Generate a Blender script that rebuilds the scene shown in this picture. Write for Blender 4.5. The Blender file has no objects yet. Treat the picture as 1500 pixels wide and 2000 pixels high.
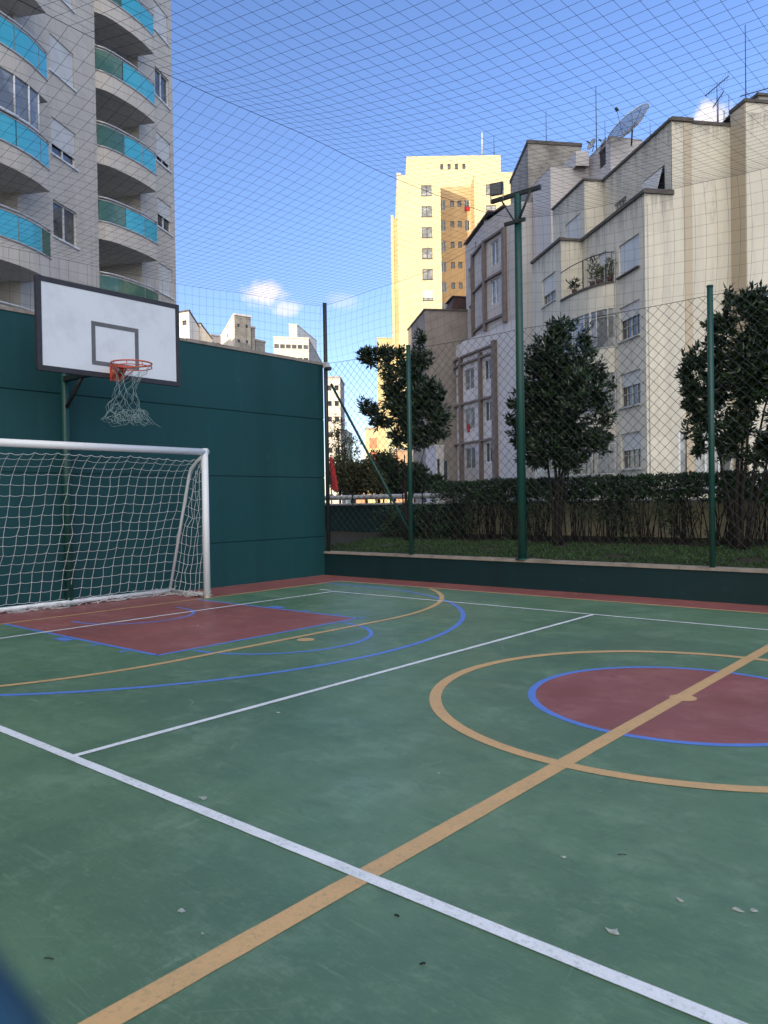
import bpy, math, random
from mathutils import Vector, noise
R_ = math.radians
sc = bpy.context.scene
col = sc.collection
random.seed(7)

# ------------------------------------------------------------------ camera
FPX, PITCH, ROLL, YAW, CAMZ = 1517.19, -0.0138372, -0.0153738, 0.706380, 1.3
def cam_axes():
    cy, sy = math.cos(YAW), math.sin(YAW)
    f0 = Vector((-sy, cy, 0)); r0 = Vector((cy, sy, 0)); u0 = Vector((0, 0, 1))
    f = f0*math.cos(PITCH) + u0*math.sin(PITCH); u = -f0*math.sin(PITCH) + u0*math.cos(PITCH)
    r = r0*math.cos(ROLL) + u*math.sin(ROLL); v = -r0*math.sin(ROLL) + u*math.cos(ROLL)
    return f, r, v
CF, CR, CU = cam_axes()
from mathutils import Matrix
cam = bpy.data.cameras.new("camera")
cam.sensor_fit = 'VERTICAL'; cam.sensor_height = 34.6; cam.lens = FPX/2000*34.6
cam.clip_start = 0.01; cam.clip_end = 3000
cam.dof.use_dof = True; cam.dof.focus_distance = 12; cam.dof.aperture_fstop = cam.lens/3.5
co = bpy.data.objects.new("camera", cam); col.objects.link(co)
m = Matrix(((CR.x, CU.x, -CF.x, 0), (CR.y, CU.y, -CF.y, 0), (CR.z, CU.z, -CF.z, CAMZ), (0, 0, 0, 1)))
co.matrix_world = m
sc.camera = co

# ------------------------------------------------------------------ light
SUN_EL, SUN_AZ = R_(16.5), R_(184.5)          # azimuth clockwise from +Y: low, behind the camera
w = bpy.data.worlds.new("World"); sc.world = w; w.use_nodes = True
nt = w.node_tree; nt.nodes.clear()
def N(t, **k):
    n = nt.nodes.new(t)
    for a, b in k.items(): setattr(n, a, b)
    return n
sky = N('ShaderNodeTexSky', sky_type='NISHITA', sun_disc=False, sun_elevation=SUN_EL, sun_rotation=SUN_AZ)
sky.air_density = 1.0; sky.dust_density = 0.6; sky.ozone_density = 2.2; sky.altitude = 700
tint = N('ShaderNodeMix', data_type='RGBA', blend_type='MULTIPLY'); tint.inputs[0].default_value = 1; tint.inputs[7].default_value = (1.14, 1.05, 1.20, 1); nt.links.new(sky.outputs['Color'], tint.inputs[6])
bg = N('ShaderNodeBackground'); bg.inputs['Strength'].default_value = 0.145
out = N('ShaderNodeOutputWorld')
# small clouds: warped blobs in fixed sky directions
tc = N('ShaderNodeTexCoord')
no = N('ShaderNodeTexNoise'); no.inputs['Scale'].default_value = 26; no.inputs['Detail'].default_value = 9; no.inputs['Roughness'].default_value = .62
nt.links.new(tc.outputs['Generated'], no.inputs['Vector'])
def pixdir(x, y): return (CF + CR*(x-750)/FPX + CU*(1000-y)/FPX).normalized()
last = tint.outputs[2]
def cloud(x, y, rad, squash, dens, colr):
    global last
    d = pixdir(x, y)
    sub = N('ShaderNodeVectorMath', operation='SUBTRACT'); sub.inputs[1].default_value = d
    nt.links.new(tc.outputs['Generated'], sub.inputs[0])
    mul = N('ShaderNodeVectorMath', operation='MULTIPLY'); mul.inputs[1].default_value = (1, 1, squash)
    nt.links.new(sub.outputs[0], mul.inputs[0])
    ln = N('ShaderNodeVectorMath', operation='LENGTH'); nt.links.new(mul.outputs[0], ln.inputs[0])
    dv = N('ShaderNodeMath', operation='DIVIDE'); dv.inputs[1].default_value = rad; nt.links.new(ln.outputs['Value'], dv.inputs[0])
    ns = N('ShaderNodeMath', operation='MULTIPLY_ADD'); ns.inputs[1].default_value = 1.9; ns.inputs[2].default_value = -.95
    nt.links.new(no.outputs['Fac'], ns.inputs[0])
    ad = N('ShaderNodeMath', operation='SUBTRACT'); nt.links.new(ns.outputs[0], ad.inputs[0]); nt.links.new(dv.outputs[0], ad.inputs[1])
    mr = N('ShaderNodeMapRange', interpolation_type='SMOOTHSTEP'); mr.inputs['From Min'].default_value = -.95; mr.inputs['From Max'].default_value = -.25; mr.inputs['To Max'].default_value = dens
    nt.links.new(ad.outputs[0], mr.inputs['Value'])
    mx = N('ShaderNodeMix', data_type='RGBA'); mx.inputs[7].default_value = (*colr, 1)
    nt.links.new(mr.outputs[0], mx.inputs[0]); nt.links.new(last, mx.inputs[6]); last = mx.outputs[2]
CL = (5.0, 4.6, 4.55)
cloud(520, 574, .034, 1.5, .85, CL)
cloud(556, 602, .024, 1.6, .6, CL)
cloud(1388, 230, .027, 1.6, .9, CL)
cloud(670, 590, .03, 2.0, .25, CL)
# added unseen bright cloud cover behind the photographer, there to brighten the shade
hs = N('ShaderNodeHueSaturation'); hs.inputs['Saturation'].default_value = 1.08; nt.links.new(last, hs.inputs['Color']); last = hs.outputs[0]
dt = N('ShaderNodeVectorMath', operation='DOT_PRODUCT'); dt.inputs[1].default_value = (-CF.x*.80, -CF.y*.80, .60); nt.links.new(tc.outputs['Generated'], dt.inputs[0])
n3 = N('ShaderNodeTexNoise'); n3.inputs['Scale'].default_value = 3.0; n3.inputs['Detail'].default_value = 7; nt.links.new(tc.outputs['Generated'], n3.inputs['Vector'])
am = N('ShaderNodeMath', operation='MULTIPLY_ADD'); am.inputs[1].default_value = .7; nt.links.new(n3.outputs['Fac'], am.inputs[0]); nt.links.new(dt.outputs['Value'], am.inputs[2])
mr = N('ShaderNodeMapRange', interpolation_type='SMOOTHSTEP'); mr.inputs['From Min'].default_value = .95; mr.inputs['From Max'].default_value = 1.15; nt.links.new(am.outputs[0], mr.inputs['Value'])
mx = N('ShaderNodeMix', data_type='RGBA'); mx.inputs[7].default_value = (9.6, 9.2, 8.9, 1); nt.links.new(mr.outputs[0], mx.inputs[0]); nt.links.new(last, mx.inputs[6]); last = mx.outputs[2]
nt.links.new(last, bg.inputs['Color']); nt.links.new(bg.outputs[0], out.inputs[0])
sl = bpy.data.lights.new("sun", 'SUN'); sl.energy = 3.3; sl.angle = R_(.5); sl.color = (1.0, .82, .56)
so = bpy.data.objects.new("sun", sl); col.objects.link(so)
sd = Vector((math.sin(SUN_AZ)*math.cos(SUN_EL), math.cos(SUN_AZ)*math.cos(SUN_EL), math.sin(SUN_EL)))
so.rotation_euler = sd.to_track_quat('Z', 'Y').to_euler(); so.location = (0, -30, 60)
vs = sc.view_settings; vs.view_transform = 'Standard'; vs.look = 'None'; vs.gamma = 1; vs.exposure = 0.80
sc.cycles.max_bounces = 6; sc.cycles.transparent_max_bounces = 12

# ------------------------------------------------------------------ geometry helpers
def ray(px, py): return CF + CR*(px-750)/FPX + CU*(1000-py)/FPX
def XY(px, d):
    r = ray(px, 983); f = Vector((CF.x, CF.y)).normalized(); h = Vector((r.x, r.y))
    h = h*(d/h.dot(f)); return Vector((h.x, h.y, 0))
def XYZ(px, py, d):
    r = ray(px, py); f = Vector((CF.x, CF.y)).normalized(); t = d/Vector((r.x, r.y)).dot(f)
    return Vector((r.x*t, r.y*t, CAMZ+r.z*t))
FA = math.degrees(YAW)
def DR(deg): a = R_(deg); return Vector((-math.sin(a), math.cos(a), 0))   # degrees left of +Y
def hit(P, d, px, py=700):                       # distance along a plan line where the sight line px crosses it
    r = ray(px, py); det = d.x*(-r.y) + r.x*d.y
    return (-P.x*(-r.y) + r.x*(-P.y))/det
UZ = Vector((0, 0, 1))

class MB:
    def __init__(s): s.v = []; s.f = []; s.uv = []; s.sm = []
    def face(s, pts, uv=None, sm=False):
        b = len(s.v); s.v += [tuple(p) for p in pts]; s.f.append(tuple(range(b, b+len(pts))))
        s.uv.append(uv or [(0, 0)]*len(pts)); s.sm.append(sm)
    def hexa(s, c):      # 8 corners: bottom 4 ccw, top 4
        for q in ((3, 2, 1, 0), (4, 5, 6, 7), (0, 1, 5, 4), (1, 2, 6, 5), (2, 3, 7, 6), (3, 0, 4, 7)):
            P = [Vector(c[i]) for i in q]
            e = (P[1]-P[0]); l1 = e.length; l2 = (P[2]-P[1]).length
            s.face(P, [(0, 0), (l1, 0), (l1, l2), (0, l2)])
    def box(s, x0, x1, y0, y1, z0, z1):
        s.hexa([(x0, y0, z0), (x1, y0, z0), (x1, y1, z0), (x0, y1, z0), (x0, y0, z1), (x1, y0, z1), (x1, y1, z1), (x0, y1, z1)])
    def obox(s, P, d, n, u0, u1, n0, n1, z0, z1):     # oriented box: u along d, n along outward normal
        c = []
        for z in (z0, z1):
            for (u, k) in ((u0, n0), (u1, n0), (u1, n1), (u0, n1)):
                c.append(P + d*u + n*k + UZ*z)
        s.hexa(c)
    def tube(s, pts, r, k=8, sm=True, cap=True):
        pts = [Vector(p) for p in pts]; rings = []
        if not hasattr(r, '__len__'): r = [r]*len(pts)
        a = None
        for i, p in enumerate(pts):
            t = (pts[min(i+1, len(pts)-1)] - pts[max(i-1, 0)]).normalized()
            if a is None:
                a = t.orthogonal().normalized()
            else:
                a = (a - t*a.dot(t)).normalized()
            b = t.cross(a)
            base = len(s.v)
            for j in range(k):
                q = 2*math.pi*j/k
                s.v.append(tuple(p + (a*math.cos(q) + b*math.sin(q))*r[i]))
            rings.append(base)
        for i in range(len(rings)-1):
            for j in range(k):
                j2 = (j+1) % k
                s.f.append((rings[i]+j, rings[i]+j2, rings[i+1]+j2, rings[i+1]+j)); s.uv.append([(0, 0)]*4); s.sm.append(sm)
        if cap:
            s.f.append(tuple(rings[0]+j for j in reversed(range(k)))); s.uv.append([(0, 0)]*k); s.sm.append(False)
            s.f.append(tuple(rings[-1]+j for j in range(k))); s.uv.append([(0, 0)]*k); s.sm.append(False)
    def build(s, name, mat, root=None, under=None):
        me = bpy.data.meshes.new(name)
        o = root.location if root else Vector((0, 0, 0))
        me.from_pydata([(v[0]-o[0], v[1]-o[1], v[2]-o[2]) for v in s.v], [], s.f)
        ul = me.uv_layers.new(name="uv")
        flat = [c for f in s.uv for p in f for c in p]
        ul.data.foreach_set('uv', flat)
        me.polygons.foreach_set('use_smooth', s.sm)
        me.materials.append(mat)
        ob = bpy.data.objects.new(name, me); col.objects.link(ob)
        p = under or root
        if p: ob.parent = p
        return ob
def tag(o, label=None, cat=None, group=None, kind=None):
    if label: o['label'] = label
    if cat: o['category'] = cat
    if group: o['group'] = group
    if kind: o['kind'] = kind
    return o
def thing(name, loc, label, cat, group=None):
    o = bpy.data.objects.new(name, None); col.objects.link(o); o.location = Vector(loc); o.empty_display_size = .2
    return tag(o, label, cat, group)
def copy_tree(o, parent=None):
    c = o.copy(); col.objects.link(c)
    if parent: c.parent = parent
    for ch in list(o.children): copy_tree(ch, c)
    return c

# ------------------------------------------------------------------ materials
class M:
    def __init__(s, name, rough=.6, spec=.5, metal=0):
        s.m = bpy.data.materials.new(name); s.m.use_nodes = True; s.t = s.m.node_tree
        s.b = s.t.nodes['Principled BSDF']; s.b.inputs['Roughness'].default_value = rough
        s.b.inputs['Specular IOR Level'].default_value = spec; s.b.inputs['Metallic'].default_value = metal
        s.tc = s.t.nodes.new('ShaderNodeTexCoord'); s.last = None
    def n(s, t, ins=None, **k):
        n = s.t.nodes.new(t)
        for a, b in k.items(): setattr(n, a, b)
        for a, b in (ins or {}).items():
            if isinstance(b, bpy.types.NodeSocket): s.t.links.new(b, n.inputs[a])
            else: n.inputs[a].default_value = b
        return n
    def vec(s, scale=(1, 1, 1), kind='Object', rot=(0, 0, 0)):
        return s.n('ShaderNodeMapping', {'Vector': s.tc.outputs[kind], 'Scale': scale, 'Rotation': rot}).outputs[0]
    def noise(s, scale, detail=6, vec=None, rough=.6, dist=0):
        return s.n('ShaderNodeTexNoise', {'Vector': vec or s.vec(), 'Scale': scale, 'Detail': detail, 'Roughness': rough, 'Distortion': dist}).outputs['Fac']
    def ramp(s, fac, a, b, c0=0., c1=1.):
        return s.n('ShaderNodeMapRange', {'Value': fac, 'From Min': a, 'From Max': b, 'To Min': c0, 'To Max': c1}, interpolation_type='SMOOTHSTEP').outputs[0]
    def base(s, c): s.last = s.n('ShaderNodeRGB').outputs[0]; s.last.default_value = (*c, 1); return s
    def over(s, fac, c, mode='MIX'):
        mx = s.n('ShaderNodeMix', {0: fac, 6: s.last}, data_type='RGBA', blend_type=mode)
        if isinstance(c, bpy.types.NodeSocket): s.t.links.new(c, mx.inputs[7])
        else: mx.inputs[7].default_value = (*c, 1)
        s.last = mx.outputs[2]; return s
    def bump(s, h, strength=.3, dist=.01):
        bm = s.n('ShaderNodeBump', {'Height': h, 'Strength': strength, 'Distance': dist})
        s.t.links.new(bm.outputs[0], s.b.inputs['Normal']); return s
    def rough(s, sock): s.t.links.new(sock, s.b.inputs['Roughness']); return s
    def done(s): s.t.links.new(s.last, s.b.inputs['Base Color']); return s.m
def simple(name, c, rough=.6, var=.25, scale=6, metal=0, spec=.5):
    q = M(name, rough, spec, metal).base(c)
    d = tuple(x*(1-var) for x in c)
    q.over(q.ramp(q.noise(scale, 7), .35, .7), d)
    return q.done()

def court_mat(name, c, dark, light):
    q = M(name, .42, .5).base(c)
    q.over(q.ramp(q.noise(.55, 6, rough=.65), .40, .62, 0, .85), dark)
    q.over(q.ramp(q.noise(2.4, 10, rough=.78), .48, .64, 0, .42), light)
    sc_ = q.noise(3.2, 9, q.vec((1, 5.5, 1), rot=(0, 0, .6)), .72, 1.2)
    q.over(q.ramp(sc_, .60, .74, 0, .32), light)
    sc2 = q.noise(2.0, 10, q.vec((6.5, 1, 1), rot=(0, 0, .35)), .75, 1.0)
    q.over(q.ramp(sc2, .62, .78, 0, .35), dark)
    sc3 = q.noise(60, 3, q.vec((1, 1, 1)), .6)
    q.over(q.ramp(sc3, .62, .8, 0, .22), light)
    for rz, sd_ in ((.2, 0), (1.1, 5), (2.3, 11)):       # thin scrape marks in several directions
        mp = q.n('ShaderNodeMapping', {'Vector': q.tc.outputs['Object'], 'Rotation': (0, 0, rz), 'Location': (sd_, sd_, 0), 'Scale': (2.2, 46, 1)}).outputs[0]
        a_ = q.ramp(q.noise(1.3, 5, mp, .6, .5), .60, .66, 0, 1)
        m2 = q.n('ShaderNodeMath', {0: a_, 1: q.ramp(q.noise(.7, 4, q.n('ShaderNodeMapping', {'Vector': q.tc.outputs['Object'], 'Location': (sd_*2, 3, 0)}).outputs[0]), .48, .60, 0, .30)}, operation='MULTIPLY').outputs[0]
        q.over(m2, light)
    q.over(q.ramp(q.noise(5.5, 9, rough=.8), .56, .68, 0, .38), light)
    q.over(q.ramp(q.noise(4.1, 9, q.vec((1, 2.2, 1), rot=(0, 0, .8)), .8, .6), .50, .62, 0, .60), dark)
    q.over(q.ramp(q.noise(38, 6, rough=.8), .52, .66, 0, .36), dark)
    q.over(q.ramp(q.noise(16, 8, q.vec((1, 4, 1), rot=(0, 0, 1.3)), .8), .52, .66, 0, .30), light)
    for sc_, rr_ in ((.9, .33), (1.5, .28)):            # arcs left by shoes and balls
        vv = q.n('ShaderNodeTexVoronoi', {'Vector': q.vec(), 'Scale': sc_}).outputs['Distance']
        dd = q.n('ShaderNodeMath', {0: vv, 1: rr_}, operation='SUBTRACT').outputs[0]; dd = q.n('ShaderNodeMath', {0: dd}, operation='ABSOLUTE').outputs[0]
        m5 = q.n('ShaderNodeMath', {0: q.ramp(dd, .002, .010, 1, 0), 1: q.ramp(q.noise(3.4, 6, rough=.7), .55, .63, 0, .6)}, operation='MULTIPLY').outputs[0]
        q.over(m5, light)
    vo = q.n('ShaderNodeTexVoronoi', {'Vector': q.vec(), 'Scale': 5.0, 'Randomness': 1.0}).outputs['Distance']
    m4 = q.n('ShaderNodeMath', {0: q.ramp(vo, .02, .075, 1, 0), 1: q.ramp(q.noise(2.0, 3), .52, .60, 0, .6)}, operation='MULTIPLY').outputs[0]
    q.over(m4, light)
    q.over(q.ramp(q.noise(9, 6, q.vec((1, 1, 1), rot=(0, 0, 1)), .7), .70, .76, 0, .5), tuple(x*.55 for x in dark))
    ws = q.n('ShaderNodeTexVoronoi', {'Vector': q.vec((1, 1, 1)), 'Scale': 1.7}, feature='DISTANCE_TO_EDGE').outputs['Distance']
    ws2 = q.n('ShaderNodeMath', {0: q.ramp(ws, .0, .006, 1, 0), 1: q.ramp(q.noise(1.3, 3), .58, .64, 0, .28)}, operation='MULTIPLY').outputs[0]
    q.over(ws2, light)
    q.bump(q.noise(160, 3), .12, .002)
    q.rough(q.ramp(q.noise(1.6, 7), .3, .7, .36, .56))
    return q.done()
MAT = {}
MAT['court'] = court_mat('court_green', (.100, .198, .116), (.066, .140, .088), (.19, .305, .21))
MAT['red'] = court_mat('court_red', (.27, .090, .085), (.21, .072, .068), (.36, .17, .165))
def line_mat(name, c, under=(.07, .15, .105), wear=.35):
    q = M(name, .5).base(c)
    q.over(q.ramp(q.noise(3.5, 8, rough=.75), .46, .66, 0, wear*1.1), tuple(.55*a+.45*b for a, b in zip(c, under)))
    q.over(q.ramp(q.noise(26, 6, rough=.75), .60, .72, 0, wear), under)
    for sc_, th in ((9, .018), (23, .03)):
        cr = q.n('ShaderNodeTexVoronoi', {'Vector': q.n('ShaderNodeVectorMath', {0: q.vec(), 1: q.n('ShaderNodeTexNoise', {'Scale': 6, 'Vector': q.vec()}).outputs['Color']}, operation='ADD').outputs[0], 'Scale': sc_}, feature='DISTANCE_TO_EDGE').outputs['Distance']
        m3 = q.n('ShaderNodeMath', {0: q.ramp(cr, 0, th, 1, 0), 1: q.ramp(q.noise(2.6, 5), .40, .56, 0, .75)}, operation='MULTIPLY').outputs[0]
        q.over(m3, tuple(.45*a+.55*b for a, b in zip(c, under)))
    q.over(q.ramp(q.noise(48, 5, rough=.8), .52, .66, 0, wear*1.6), tuple(.3*a+.7*b for a, b in zip(c, under)))
    v = q.noise(7, 8, q.vec((1, 7, 1), rot=(0, 0, .5)), .7)
    q.over(q.ramp(v, .63, .72, 0, wear*.9), tuple(.6*x for x in c))
    return q.done()
MAT['white_line'] = line_mat('white_line_paint', (.76, .81, .87), wear=.34)
MAT['yellow_line'] = line_mat('ochre_line_paint', (.60, .385, .18), wear=.30)
MAT['blue_line'] = line_mat('blue_line_paint', (.10, .22, .68), wear=.30)
def wallpaint(name, c, streak):
    q = M(name, .62, .35).base(c)
    q.over(q.ramp(q.noise(.8, 5), .4, .7, 0, .45), tuple(x*.8 for x in c))
    v = q.noise(2.2, 7, q.vec((2.2, 2.2, .22)), .65)
    q.over(q.ramp(v, .52, .75, 0, .5), streak)
    v3 = q.noise(.9, 6, q.vec((1.2, 1.2, .12)), .6); q.over(q.ramp(v3, .50, .68, 0, .45), tuple(x*.62 for x in c))
    q.over(q.ramp(q.noise(3.1, 5, rough=.7), .62, .72, 0, .35), tuple(min(1, x*1.5+.012) for x in c))
    q.over(q.ramp(q.noise(22, 6, rough=.75), .66, .74, 0, .4), tuple(x*1.5+.02 for x in c))
    v2 = q.noise(45, 5)
    q.bump(v2, .35, .006)
    return q.done()
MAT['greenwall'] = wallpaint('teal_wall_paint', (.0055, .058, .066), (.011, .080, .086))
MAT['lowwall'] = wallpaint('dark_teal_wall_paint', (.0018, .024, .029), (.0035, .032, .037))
def concrete(name, c, dark=.55, scale=2.0):
    q = M(name, .85, .3).base(c)
    q.over(q.ramp(q.noise(scale, 9, rough=.7), .4, .7, 0, .8), tuple(x*dark for x in c))
    q.over(q.ramp(q.noise(scale*9, 6), .5, .8, 0, .4), tuple(min(1, x*1.3) for x in c))
    q.bump(q.noise(scale*20, 4), .3, .004)
    return q.done()
MAT['coping'] = concrete('stone_coping', (.30, .265, .23), .5, 4)
MAT['concrete'] = concrete('weathered_concrete', (.33, .315, .285), .42, .6)
MAT['brownwall'] = concrete('brown_render', (.27, .24, .215), .6, .35)
def plaster(name, c, stain, tile=None, drips=()):
    q = M(name, .85, .25).base(c)
    q.over(q.ramp(q.noise(.22, 5), .40, .68, 0, .65), tuple(x*.86 for x in c))
    v = q.noise(.9, 9, q.vec((1.6, 1.6, .16)), .72)
    q.over(q.ramp(v, .50, .70, 0, .65), stain)
    v = q.noise(.5, 6, q.vec((1.5, 1.5, .10)), .6)
    q.over(q.ramp(v, .46, .60, 0, .40), tuple(x*1.12 for x in stain))
    v = q.noise(.9, 9, q.vec((.9, .9, .5)), .78, .8)
    q.over(q.ramp(v, .60, .72, 0, .45), tuple(x*.8 for x in stain))
    v = q.noise(3.3, 8, q.vec((1, 1, .4)), .8)
    q.over(q.ramp(v, .64, .74, 0, .35), tuple(x*.62 for x in stain))
    if drips:
        zz = q.n('ShaderNodeSeparateXYZ', {0: q.n('ShaderNodeNewGeometry').outputs['Position']}).outputs['Z']
        st_ = q.noise(2.6, 8, q.vec((1.4, 1.4, .12)), .75)
        for zt_ in drips:
            lo = q.n('ShaderNodeMapRange', {'Value': zz, 'From Min': zt_-2.2, 'From Max': zt_, 'To Min': 0, 'To Max': .34}).outputs[0]
            up = q.n('ShaderNodeMath', {0: zz, 1: zt_+.03}, operation='LESS_THAN').outputs[0]
            th = q.n('ShaderNodeMath', {0: st_, 1: lo}, operation='ADD').outputs[0]
            mm = q.n('ShaderNodeMath', {0: q.ramp(th, .70, .92, 0, .55), 1: up}, operation='MULTIPLY').outputs[0]
            q.over(mm, tuple(x*.5 for x in stain))
    if tile:
        uv = q.n('ShaderNodeUVMap').outputs[0]
        br = q.n('ShaderNodeTexBrick', {'Vector': uv, 'Scale': 1.0, 'Mortar Size': tile[2], 'Mortar Smooth': .2, 'Brick Width': tile[0], 'Row Height': tile[1],
                 'Color1': (1, 1, 1, 1), 'Color2': (.90, .90, .90, 1), 'Mortar': (tile[3],)*3+(1,)}, offset=tile[4] if len(tile) > 4 else 0.0)
        q.over(1.0, br.outputs['Color'], 'MULTIPLY')
    q.bump(q.noise(25, 4), .2, .004)
    return q.done()
MAT['cream'] = plaster('aged_cream_plaster', (.73, .695, .59), (.48, .465, .42), (1.15, .98, .005, .80), (14.4, 17.6))
MAT['blind'] = plaster('stained_cream_plaster', (.69, .66, .56), (.44, .43, .40), None, (17.6,))
MAT['tanpaint'] = plaster('tan_plaster', (.54, .465, .35), (.44, .40, .33))
MAT['lavender'] = plaster('pale_lilac_render', (.57, .545, .54), (.47, .45, .44))
MAT['greyclad'] = plaster('grey_cladding', (.50, .465, .44), (.40, .375, .35), (1.1, .97, .010, .72))
MAT['apt'] = plaster('apartment_tile', (.62, .575, .515), (.47, .435, .39), (.62, .62, .012, .80, .5))
MAT['soffit'] = simple('painted_soffit', (.66, .65, .63), .8, .15)
MAT['recess'] = simple('balcony_recess_wall', (.62, .59, .53), .8, .2, 1.5)
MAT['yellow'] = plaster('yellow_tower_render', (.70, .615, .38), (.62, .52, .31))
MAT['yellowrecess'] = plaster('shade_tinted_ochre_render', (.58, .44, .26), (.44, .31, .17))  # streaked render; ochre tint paints shade into the tower recess and side strip
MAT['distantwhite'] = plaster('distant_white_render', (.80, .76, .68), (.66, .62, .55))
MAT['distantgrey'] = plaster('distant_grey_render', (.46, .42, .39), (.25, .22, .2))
MAT['orangefar'] = plaster('orange_render', (.62, .36, .22), (.5, .3, .22))
MAT['greenfar'] = plaster('pale_green_render', (.52, .56, .42), (.4, .45, .35))
MAT['pinkpanel'] = plaster('pink_panel', (.60, .24, .16), (.45, .3, .2))
MAT['brownframe'] = simple('brown_frame', (.185, .145, .130), .7, .2, 3)
MAT['rust'] = simple('rusty_sheet', (.085, .042, .034), .7, .4, 4)
MAT['darkcap'] = concrete('dark_coping', (.12, .11, .10), .55, 3)
MAT['shutter'] = M('roller_shutter', .6).base((.64, .64, .62))
q = MAT['shutter']; wv = q.n('ShaderNodeTexWave', {'Vector': q.vec((1, 1, 1)), 'Scale': 4.0, 'Distortion': 0}, wave_type='BANDS', bands_direction='Z').outputs['Fac']
q.over(q.ramp(wv, .0, .3, .35, 0), (.32, .32, .32)); q.over(q.ramp(q.noise(2), .4, .7, 0, .35), (.40, .39, .37)); MAT['shutter'] = q.done()
MAT['shutterblue'] = simple('pale_blue_shutter', (.60, .65, .70), .6, .12, 1)
def pane(name, c, rough=.06):
    q = M(name, rough, .9).base(c); q.over(q.ramp(q.noise(1.1, 3), .45, .6, 0, .8), tuple(x*2.2+.02 for x in c)); return q.done()
MAT['pane'] = pane('dark_window_glass', (.03, .034, .036))
MAT['panelight'] = pane('curtained_window_glass', (.15, .16, .165), .1)
MAT['winframe'] = simple('pale_window_frame', (.52, .52, .50), .5, .15)
MAT['whiteframe'] = simple('white_window_frame', (.72, .75, .78), .5, .1)
MAT['darkframe'] = simple('dark_window_frame', (.05, .05, .05), .5, .2)
MAT['cyanglass'] = M('cyan_glass', .12, .6).base((.055, .42, .56)); q = MAT['cyanglass']; q.over(q.ramp(q.noise(.8, 3), .4, .7, 0, .5), (.09, .50, .60)); MAT['cyanglass'] = q.done()  # cyan base colour with paler patches by noise
MAT['greenglass'] = M('green_tinted_glass', .12, .6).base((.06, .145, .105)); q = MAT['greenglass']; q.over(q.ramp(q.noise(.9, 4), .45, .6, 0, .7), (.14, .24, .16)); MAT['greenglass'] = q.done()
MAT['alu'] = simple('aluminium_rail', (.55, .56, .57), .4, .1, metal=.3)
MAT['whitepaint'] = M('white_steel_paint', .35).base((.72, .76, .80)); q = MAT['whitepaint']; q.over(q.ramp(q.noise(14, 8), .62, .75, 0, .5), (.30, .28, .25)); MAT['whitepaint'] = q.done()
MAT['greypaint'] = simple('worn_grey_steel_paint', (.48, .50, .52), .45, .35, 12)
MAT['greenpaint'] = M('green_steel_paint', .42).base((.006, .058, .048)); q = MAT['greenpaint']; q.over(q.ramp(q.noise(9, 8), .55, .75, 0, .6), (.012, .045, .036)); MAT['greenpaint'] = q.done()
MAT['darksteel'] = simple('dark_steel', (.018, .026, .028), .5, .3, 10)
MAT['black'] = simple('black_border_paint', (.030, .030, .038), .55, .3, 10)
MAT['greymark'] = simple('grey_target_paint', (.125, .13, .145), .55, .25, 10)
MAT['board'] = M('white_board_paint', .45).base((.66, .71, .77)); q = MAT['board']; q.over(q.ramp(q.noise(2.3, 8, rough=.7), .45, .75, 0, .55), (.47, .51, .56)); q.over(q.ramp(q.noise(11, 8, rough=.7), .66, .74, 0, .3), (.36, .37, .38)); MAT['board'] = q.done()
MAT['orange'] = M('orange_rim_paint', .5).base((.50, .085, .045)); q = MAT['orange']; q.over(q.ramp(q.noise(30, 6), .55, .7, 0, .6), (.26, .06, .04)); MAT['orange'] = q.done()
MAT['netwhite'] = simple('white_net_cord', (.66, .70, .70), .8, .15, 20)
MAT['netgrey'] = simple('grey_net_cord', (.24, .34, .34), .8, .2, 20)
MAT['netdark'] = simple('black_net_cord', (.022, .035, .085), .7, .2, 5)
MAT['wire'] = simple('coated_fence_wire', (.028, .042, .042), .5, .3, 10)
MAT['bark'] = concrete('bark', (.018, .015, .012), .5, 14)
MAT['pvc'] = simple('white_pipe', (.50, .52, .55), .45, .3, 5)
MAT['oldwall'] = plaster('mossy_boundary_wall', (.52, .48, .31), (.30, .29, .18), (1.1, 2.0, .02, .6))
MAT['redcloth'] = simple('red_cloth', (.42, .020, .022), .8, .3, 8)
MAT['soil'] = concrete('soil', (.035, .032, .020), .6, 5)
MAT['roofgrey'] = concrete('roof_felt', (.14, .13, .12), .6, 1)
MAT['city'] = concrete('city_asphalt', (.06, .058, .055), .6, .05)
MAT['bluepaint'] = simple('blue_steel_paint', (.002, .050, .100), .4, .2, 12)
def leafmat(name, a, b, c, rough=.38):
    q = M(name, rough, .5)
    g = q.n('ShaderNodeNewGeometry')
    cr = q.n('ShaderNodeValToRGB', {'Fac': g.outputs['Random Per Island']})
    e = cr.color_ramp.elements; e[0].position = 0; e[0].color = (*a, 1); e[1].position = 1; e[1].color = (*c, 1)
    k = cr.color_ramp.elements.new(.6); k.color = (*b, 1)
    q.last = cr.outputs[0]
    q.over(q.ramp(q.noise(1.6, 3), .35, .65, 0, .4), tuple(x*.6 for x in a))
    return q.done()
MAT['leaf'] = leafmat('glossy_dark_leaf', (.008, .019, .007), (.014, .034, .012), (.042, .085, .028), .34)
MAT['hedgeleaf'] = leafmat('hedge_leaf', (.007, .020, .006), (.012, .036, .010), (.045, .115, .028), .45)
MAT['grass'] = leafmat('ground_cover_leaf', (.016, .045, .011), (.027, .078, .017), (.055, .13, .032), .7)
MAT['olive'] = leafmat('olive_leaf', (.028, .034, .010), (.050, .058, .018), (.10, .10, .035), .6)
MAT['yellowleaf'] = leafmat('pot_plant_leaf', (.05, .08, .03), (.10, .11, .05), (.2, .17, .08), .6)

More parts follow.
